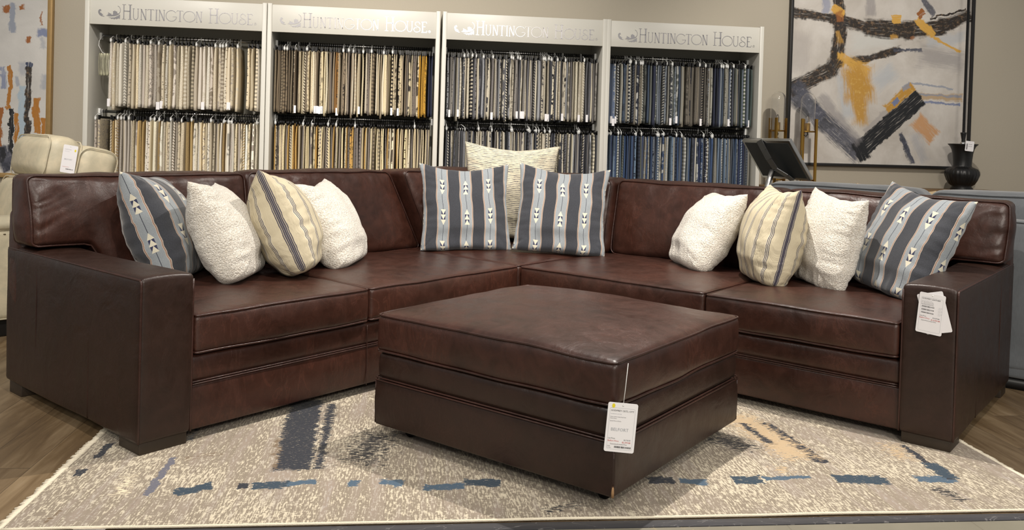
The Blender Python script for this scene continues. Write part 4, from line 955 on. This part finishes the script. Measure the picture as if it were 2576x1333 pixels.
for (ui, row, xs, sp_) in order:
    zr = RZ[row]; pal = PAL[ui]; idx = 0
    for i, x in enumerate(xs):
        seed = ui * 1000 + row * 500 + i; r2 = random.Random(seed)
        fr_ = i / len(xs)
        c = r2.choice(pal['u']) if not (row == 1 and r2.random() < .45) else r2.choice(LOWX[ui])
        if ui == 1 and row == 0:
            if i < 11: c = r2.choice([(116, 102, 82), (128, 114, 94), (140, 126, 104)])
            elif i in (27, 28): c = (158, 116, 62)
            elif i >= 70: c = (30, 36, 62)
            elif 66 <= i < 70: c = (190, 146, 52)
        if ui == 3 and row == 0:
            if i < 3: c = (104, 118, 142)
            if 36 < i < 50: c = r2.choice([(112, 106, 96), (128, 120, 106), (96, 92, 86)])
            if i > 64: c = r2.choice([(84, 98, 94), (28, 44, 40), (108, 120, 96), (120, 132, 146)])
        if ui == 3 and row == 1 and r2.random() < .3: c = r2.choice([(56, 76, 110), (44, 54, 84), (104, 120, 140)])
        k = r2.uniform(.90, 1.16); c = tuple(min(255, int(q * k)) for q in c)
        kind = r2.choices(range(7), [6, 7, 1.3, 1.3, 1.5, 1.8, 2.4])[0]
        cb = r2.choice(pal['b'] + [tuple(int(q * .7) for q in c), tuple(int(q * .7) for q in c)])
        if kind < 2: cb = tuple(int(q * .74) for q in c)
        yaw = r2.gauss(0, .03) + (r2.choice((-.25, .3)) if r2.random() < .04 else 0); 
        dep = .30 + r2.uniform(-.008, .008)
        ztop = zr - .052 + r2.uniform(-.005, .004); zbot = ztop - .480 + r2.uniform(-.012, .008) - (.02 if r2.random() < .06 else 0)
        T = sp_ * (.90 if sp_ < .02 else .80) * r2.uniform(.86, 1.16)
        V_, F_, UV = cloth_geo(T, dep, ztop, zbot, seed, yaw)
        white = r2.random() < (.30 if ui == 0 else .2)
        H_ = hanger_geo(zr, ztop, dep, yaw, white, r2)
        base = kpt(RA[ui] + x, RY_)
        A_, B_ = rgb(*c), rgb(*cb)
        if INDIV < 300:
            INDIV += 1; idx += 1
            o = mesh_obj('fabric_sample', V_, F_, CLOTHS[kind], None, True, uvs=UV); put_attr(o.data, A_, B_)
            o.location = base; o.rotation_euler = (0, 0, K_YAW)
            where = 'from the left end' if idx <= len(xs) / 2 else 'from the right end'
            num = idx if idx <= len(xs) / 2 else len(xs) - idx + 1
            tag(o, '%s %s fabric sample, %s %s, %s rail, %s' % (cname(c), PATW[CLOTH_KINDS[kind]], ordw(num), where, 'upper' if row == 0 else 'lower', RNAME[ui]), 'fabric sample', 'fabric samples on the %s rail of the %s' % ('upper' if row == 0 else 'lower', RNAME[ui]))
            h = H_.build('hanger', M_WHITEPL if white else M_BLACKPL, o, False)
            if white: h['label'] = 'white plastic hanger'
            if r2.random() < .14:
                m = MB(); m.box(-T * .5 - .001, T * .5 + .001, -dep / 2 - .004, -dep / 2 + .012, zbot - .002, zbot + .055); q = m.build('paper_label', M_PAPER, o, False)
                q['label'] = 'small white paper label at the hem'
        else:
            R = Matrix.Rotation(K_YAW, 3, 'Z')
            o_ = len(stuff['V']); stuff['V'] += [R @ v + base for v in V_]; stuff['F'] += [tuple(q + o_ for q in f) for f in F_]; stuff['UV'] += UV
            stuff['M'] += [kind] * len(F_); stuff['A'] += [A_] * len(V_); stuff['B'] += [B_] * len(V_)
            o_ = len(stuff['V']); stuff['V'] += [R @ v + base for v in H_.v]; stuff['F'] += [tuple(q + o_ for q in f) for f in H_.f]; stuff['UV'] += [(0, 0)] * len(H_.v)
            stuff['M'] += [7 if white else 8] * len(H_.f); stuff['A'] += [A_] * len(H_.v); stuff['B'] += [B_] * len(H_.v)
o = mesh_obj('fabric_samples', stuff['V'], stuff['F'], None, None, True, uvs=stuff['UV'], mats=CLOTHS + [M_WHITEPL, M_BLACKPL], fmat=stuff['M'])
put_attr(o.data, stuff['A'], stuff['B'])
tag(o, 'dense rows of patterned fabric samples on hangers filling the lower rails of the racks', 'fabric samples', kind='stuff')
# bundle of pale clip strips on a bent wire at the left end of the top rail
b = empty('clip_bundle', kpt(.10, .12, 1.74), K_YAW); tag(b, 'bundle of pale loops hanging on a bent wire in the farthest-left rack', 'clips')
m = MB(); m.tube([(-.03, .11, .135), (-.042, .08, .13), (-.05, .03, .09), (-.045, .0, .05), (-.02, 0, .0), (0, 0, -.01)], .0022, 5); m.build('wire_hook', M_WHITEPL, b)
for i in range(8):
    x = -.035 + i * .011; m = MB(); P = [(x + .006 * cos(a_), .0 + .004 * sin(i), -.09 + .085 * sin(a_)) for a_ in [2 * pi * k / 14 for k in range(14)]]
    m.tube(P, .003, 5, closed=True); m.build('loop', plain('pale_clip_%d' % (i % 2), rgb(196, 194, 168) if i % 2 else rgb(150, 148, 126), .5) if i < 2 else bpy.data.materials['pale_clip_%d' % (i % 2)], b)

# ------------------------------------------------------------------ paintings
def painting(name, label, a0, a1, z0, z1, framemat, canvas, fw, fd):
    e = empty(name, kpt(0, WOFF - .0), K_YAW); tag(e, label, 'painting')
    e.location = kpt(a0, WOFF)
    m = MB(); W_ = a1 - a0
    vs = [(fw, -fd * .6, z0 + fw), (W_ - fw, -fd * .6, z0 + fw), (W_ - fw, -fd * .6, z1 - fw), (fw, -fd * .6, z1 - fw), (fw, -.004, z0 + fw), (W_ - fw, -.004, z0 + fw), (W_ - fw, -.004, z1 - fw), (fw, -.004, z1 - fw)]
    m.add(vs, [(0, 1, 2, 3), (7, 6, 5, 4), (0, 4, 5, 1), (1, 5, 6, 2), (2, 6, 7, 3), (3, 7, 4, 0)]); m.build('canvas', canvas, e, False)
    m = MB()
    for (x0, x1, zz0, zz1) in ((0, W_, z0, z0 + fw), (0, W_, z1 - fw, z1), (0, fw, z0 + fw, z1 - fw), (W_ - fw, W_, z0 + fw, z1 - fw)): m.box(x0, x1, -fd, -.002, zz0, zz1, .0015, 1)
    m.build('frame', framemat, e, True, sharp=40)
    return e
cb_ = canvas_mat('abstract_canvas_dark_bars', BIGDATA, 5.585, rgb(182, 175, 166), rgb(210, 205, 198), 0)
painting('painting', 'large black-framed abstract canvas of dark bars and ochre, right of the racks', 5.585, 7.285, 1.032, 2.75, M_BLACKFRAME, cb_, .024, .05)
cl_ = canvas_mat('abstract_canvas_colour_blocks', LEFTDATA, -1.60, rgb(192, 190, 186), rgb(208, 206, 202), 4)
painting('painting', 'tall gold-framed abstract canvas of blue and ochre dabs behind the cream recliner', -1.60, -.382, .775, 2.70, M_GOLDFRAME, cl_, .034, .05)

# ------------------------------------------------------------------ cream recliner behind the left end
RECL = Vector((-3.125, 4.93, 0)); rec = empty('recliner', RECL, radians(228))
tag(rec, 'cream leather recliner with nailhead trim behind the left end of the sofa', 'armchair')
def part(name, b, r, crown, parent, mat, ry=0.0, piv=(0, 0, 0), seed=0, ax='x', wr=.004, welt=True, nx=16, ny=16, nz=12):
    Mx = Matrix.Translation(Vector(piv)) @ Matrix.Rotation(ry, 4, 'Y') @ Matrix.Translation(-Vector(piv))
    return cushion(name, b, r, mat, parent, crown=crown, bulge=.01, wr=wr, seed=seed, warp=lambda q: Mx @ q, nx=nx, ny=ny, nz=nz, welt_axis=ax, welt=welt, weltmat=mat, weltr=.004)
for sy in (-1, 1):
    y0, y1 = (sy * .30, sy * .43) if sy > 0 else (-.43, -.30)
    a_ = part('arm', (-.36, .42, y0, y1, .10, .60), .03, .01, rec, M_CREAM, ax='y')
    part('arm_pad', (-.30, .44, y0 - .005, y1 + .005, .585, .66), .035, .012, a_, M_CREAM, ax='z', welt=False)
    m = MB()
    for i in range(26): 
        q = Vector((-.34 + i * .03, (y1 + .001) if sy > 0 else (y0 - .001), .572)); m.lathe([(0.0001, .004), (.006, .003), (.008, 0)], 8, q)
    nh = m.build('nailheads', M_STUD, a_); nh['label'] = 'row of dark brass nailheads under the arm pad'
part('seat_cushion', (-.28, .42, -.30, .30, .34, .50), .05, .03, rec, M_CREAM, ax='z')
m = MB(); m.box(-.38, .40, -.40, .40, .0, .10, .01); m.build('base', M_BLACK, rec)
piv = (-.28, 0, .42)
part('back_shell', (-.60, -.35, -.30, .30, .30, 1.10), .07, .01, rec, M_CREAM, ry=-.20, piv=piv, ax='y', seed=3)
part('back_cushion', (-.34, -.16, -.28, .28, .46, .86), .07, .05, rec, M_CREAM, ry=-.20, piv=piv, ax='x', seed=4)
part('headrest', (-.37, -.19, -.29, .29, .855, 1.125), .07, .045, rec, M_CREAM, ry=-.20, piv=piv, ax='x', seed=5)
tg = tag_card('white price tag hanging from the headrest of the cream recliner', .080, .153, [('BELFORT', .011, M_INKG, -.026, -.006), ('ROSETTE REC', .006, M_INKG, -.03, .05), ('Finish: As Shown', .004, M_INKG, -.03, .04), ('Guaranteed Lowest', .0045, M_INKR, -.03, -.045)],
    (-2.425, 4.66, .997), (0, radians(8), 0), bars=[(-.01, .03, -.058, -.053)], sticker=(.028, .05), inner=False)

# ------------------------------------------------------------------ grey velvet sofa standing back to back with the right wing
gs = empty('grey_sofa', SO, S_YAW); tag(gs, 'grey velvet sofa standing back to back behind the right wing', 'sofa')
m = MB(); m.box(-.95, -.05, 1.96, 4.10, .06, .30, .02); m.build('base', M_GREY, gs)
m = MB(); m.box(-.90, -.08, 2.0, 4.06, .0, .06); m.build('plinth', M_BLACK, gs)
cushion('back_frame', (-.20, -.045, 1.97, 4.10, .10, .842), .03, M_GREY, gs, crown=.006, wr=.003, nx=4, ny=40, nz=14, welt_axis='z', weltr=.004, welt_sides=(1,))
for (y0, y1, sd) in ((2.0, 2.90, 31), (2.915, 3.95, 32)):
    cushion('back_cushion', (-.42, -.21, y0, y1, .50, .965), .06, M_GREY, gs, crown=.05, bulge=.018, wr=.006, seed=sd, nx=6, ny=26, nz=16, welt_axis='x', warp=lambda q: Vector((q.x - (q.z - .5) * -.12, q.y, q.z)))
    cushion('seat_cushion', (-.96, -.40, y0, y1, .31, .48), .04, M_GREY, gs, crown=.03, wr=.004, seed=sd + 3, nx=16, ny=20, nz=5)
for (y0, y1) in ((1.86, 1.985), (3.97, 4.11)):
    m = MB(); m.box(-.96, -.06, y0, y1, .06, .62, .03, 3); m.build('arm', M_GREY, gs)
o = pillow('throw_pillow', [2.36, 5.22, .735, radians(50.7), .25, 0.05, .46], .14, plain('peach_cloth', rgb(210, 186, 148), .9), 'peach pillow on the grey sofa, only its corner showing above the sofa back', seed=40)

# ------------------------------------------------------------------ console table with lamps, by the wall
ct = empty('console_table', kpt(5.28, .06), K_YAW); tag(ct, 'narrow brown wood console table by the wall under the large painting', 'table')
m = MB(); m.box(0, 2.15, 0, .33, .825, .860, .003, 1); m.build('table_top', plain('brown_wood', rgb(120, 92, 58), .5, 0, .2, 14), ct, True, sharp=40)
for (x, y) in ((.03, .03), (2.08, .03), (.03, .26), (2.08, .26)):
    m = MB(); m.box(x, x + .04, y, y + .04, 0, .825, .002, 1); m.build('leg', plain('brown_wood_leg', rgb(110, 84, 54), .5), ct, True, sharp=40)
zt = .861
def dome_lamp(a, label, rot):
    e = empty('dome_lamp', kpt(a, .22, zt), K_YAW + rot); tag(e, label, 'lamp', 'brass lamps with tall glass domes')
    H_ = 1.425 - zt; zb = 1.318 - zt
    fr = MB()
    for (x, y) in ((-.062, -.036), (.062, -.036), (0, .072)): fr.box(x - .009, x + .009, y - .009, y + .009, 0, H_)
    fo = fr.build('frame', M_BRASS, e, False)
    for z in (.05, zb):
        m = MB(); P = [(-.062, -.036), (.062, -.036), (0, .072)]
        for k in range(3):
            a_, b_ = P[k], P[(k + 1) % 3]; m.tube([(a_[0], a_[1], z), (b_[0], b_[1], z)], .006, 6)
            m.tube([(a_[0], a_[1], z), (0, 0, z)], .005, 6)
        m.tube([(0, 0, z - .004), (0, 0, z + .004)], .045, 20); m.build('cross_brace', M_BRASS, e)
    m = MB(); m.lathe([(.023, zb + .004), (.023, zb + .07), (.019, zb + .07), (.019, zb + .01)], 16); m.build('candle_cup', M_BRASS, e)
    g_ = MB(); g_.lathe([(.0001, zb + .008), (.008, zb + .01), (.008, zb + .06), (.016, zb + .085), (.015, zb + .11), (.004, zb + .135), (.0001, zb + .137)], 14); g_.build('bulb', M_GLASS, e)
    pr = [(.060, zb + .01), (.060, zt * 0 + zb + .265)] + [(.060 * cos(t), zb + .265 + .062 * sin(t)) for t in [pi / 2 * k / 10 for k in range(1, 10)]] + [(.0001, zb + .327)]
    pin = [(max(.0001, r_ - .002), z_ - (.002 if i > 2 else 0)) for i, (r_, z_) in enumerate(pr)]
    g_ = MB(); g_.lathe(pr + pin[::-1], 28); g_.build('glass_dome', M_GLASS, e)
    m = MB(); m.tube([(0, 0, zb - .005), (.0, -.01, zb - .025), (-.02, -.02, zb - .04), (-.045, -.03, zb - .03), (-.062, -.036, zb - .01), (-.066, -.046, .2), (-.066, -.046, 0.01)], .0035, 6); m.build('cord', M_BLACK, e)
dome_lamp(5.418, 'brass lamp with tall glass dome, left one, behind the tablet stand', .5)
dome_lamp(5.682, 'brass lamp with tall glass dome, right one, in front of the large painting', 0.0)

vl = empty('urn_lamp', kpt(7.083, .20, zt), K_YAW); tag(vl, 'tall black urn-shaped table lamp with ribbed belly and thin stem', 'lamp')
def flute(an, z): return 1 + (.035 * abs(sin(an * 12)) if .03 < z < .20 else 0)
m = MB(); z0 = 0
m.lathe([(.0001, 0), (.085, 0), (.09, .012), (.075, .03), (.098, .05), (.118, .085), (.133, .13), (.131, .155), (.118, .178), (.09, .192), (.074, .198), (.072, .21), (.075, .26), (.080, .31), (.088, .345), (.100, .372), (.117, .388), (.118, .394), (.105, .394), (.07, .385), (.0001, .384)], 96, flute=flute)
ur = m.build('urn', M_BLACK, vl)
m = MB(); m.lathe([(.0001, .384), (.03, .385), (.022, .41), (.0001, .412)], 20); m.build('cap', M_STEEL, vl)
m = MB(); m.lathe([(.014, .41), (.014, .43), (.024, .485), (.025, .492), (.011, .493), (.011, 1.75), (.0001, 1.75)], 20); m.build('stem', M_BLACK, vl)
q = kpt(7.055, .20 - .125, 0)
tag_card('small white tag hanging on the neck of the black urn lamp', .072, .085, [('09-4552', .009, M_INK, -.01, .012), ('URN LAMP', .007, M_INK, -.012, -.004)], (q.x, q.y, 1.236), (0, radians(5), 0), bars=[(-.028, -.018, -.03, .02)], inner=False)

# ------------------------------------------------------------------ tablet stand seen from the back
k = 5.75 / 2140.86
TLc = Vector((1.5501, 5.75, 1.2222)); av = Vector((.1886, -.4051, 0)); bv = Vector((.1734, .0807, -.2511))
bv = bv - av * (av.dot(bv) / av.length_squared)
ts = empty('tablet_stand'); ts.location = (TLc + av * .5 + bv * .5).to_tuple()
tag(ts, 'tilted touch-screen tablet on a steel stand, seen from behind, beside the brass lamps', 'tablet stand')
ex, ey = av.normalized(), -bv.normalized(); ez = ex.cross(ey)
ts.rotation_euler = Matrix((ex, ey, ez)).transposed().to_euler(); w2_, h2_ = av.length / 2, bv.length / 2
m = MB(); m.box(-w2_, w2_, -h2_, h2_, -.022, .006, .004); scr = m.build('frame', M_STEEL, ts)
sgn = 1
m = MB(); m.box(-w2_ + .02, w2_ - .02, -h2_ + .02, h2_ - .02, .004, .0085); m.build('back_panel', plain('charcoal_panel', rgb(44, 48, 50), .5), ts, False)
m = MB(); m.box(-w2_ + .015, w2_ - .015, -h2_ + .015, h2_ - .015, -.0235, -.0215); m.build('screen', M_BLACKPL, ts, False)
m = MB()
sp_pts = [(-.045, h2_ + .002, .010), (-.02, h2_ * .62, .030), (.0, .035, .045), (.012, -.045, .045), (.05, -h2_ * .72, .022), (.065, -h2_ - .002, .010)]
for a_, b_ in zip(sp_pts[:-1], sp_pts[1:]):
    a_, b_ = Vector(a_), Vector(b_); y_ = (b_ - a_).normalized(); x_ = Vector((1, 0, 0)); x_ = (x_ - y_ * x_.dot(y_)).normalized(); z_ = x_.cross(y_)
    m.box(-.028, .028, 0, (b_ - a_).length, -.002, .002, M=Matrix.Translation(a_) @ Matrix((x_, y_, z_)).transposed().to_4x4())
m.build('bracket', M_GREYMETAL, ts, False)
inv = ts.matrix_basis.inverted() if False else (Matrix.Translation(ts.location) @ ts.rotation_euler.to_matrix().to_4x4()).inverted()
top = Vector((1.735, 5.66, 1.03)); 
m = MB(); m.tube([inv @ top, inv @ Vector((1.70, 5.70, .85)), inv @ Vector((1.66, 5.74, .5)), inv @ Vector((1.62, 5.78, .02))], .019, 14); m.build('pole', M_STEEL, ts)
m = MB(); m.lathe([(.0001, .0), (.17, 0), (.17, .012), (.16, .018), (.0001, .018)], 32, (1.62, 5.78, .0)); m.v = [inv @ v for v in m.v]; m.build('foot_plate', M_GREYMETAL, ts)
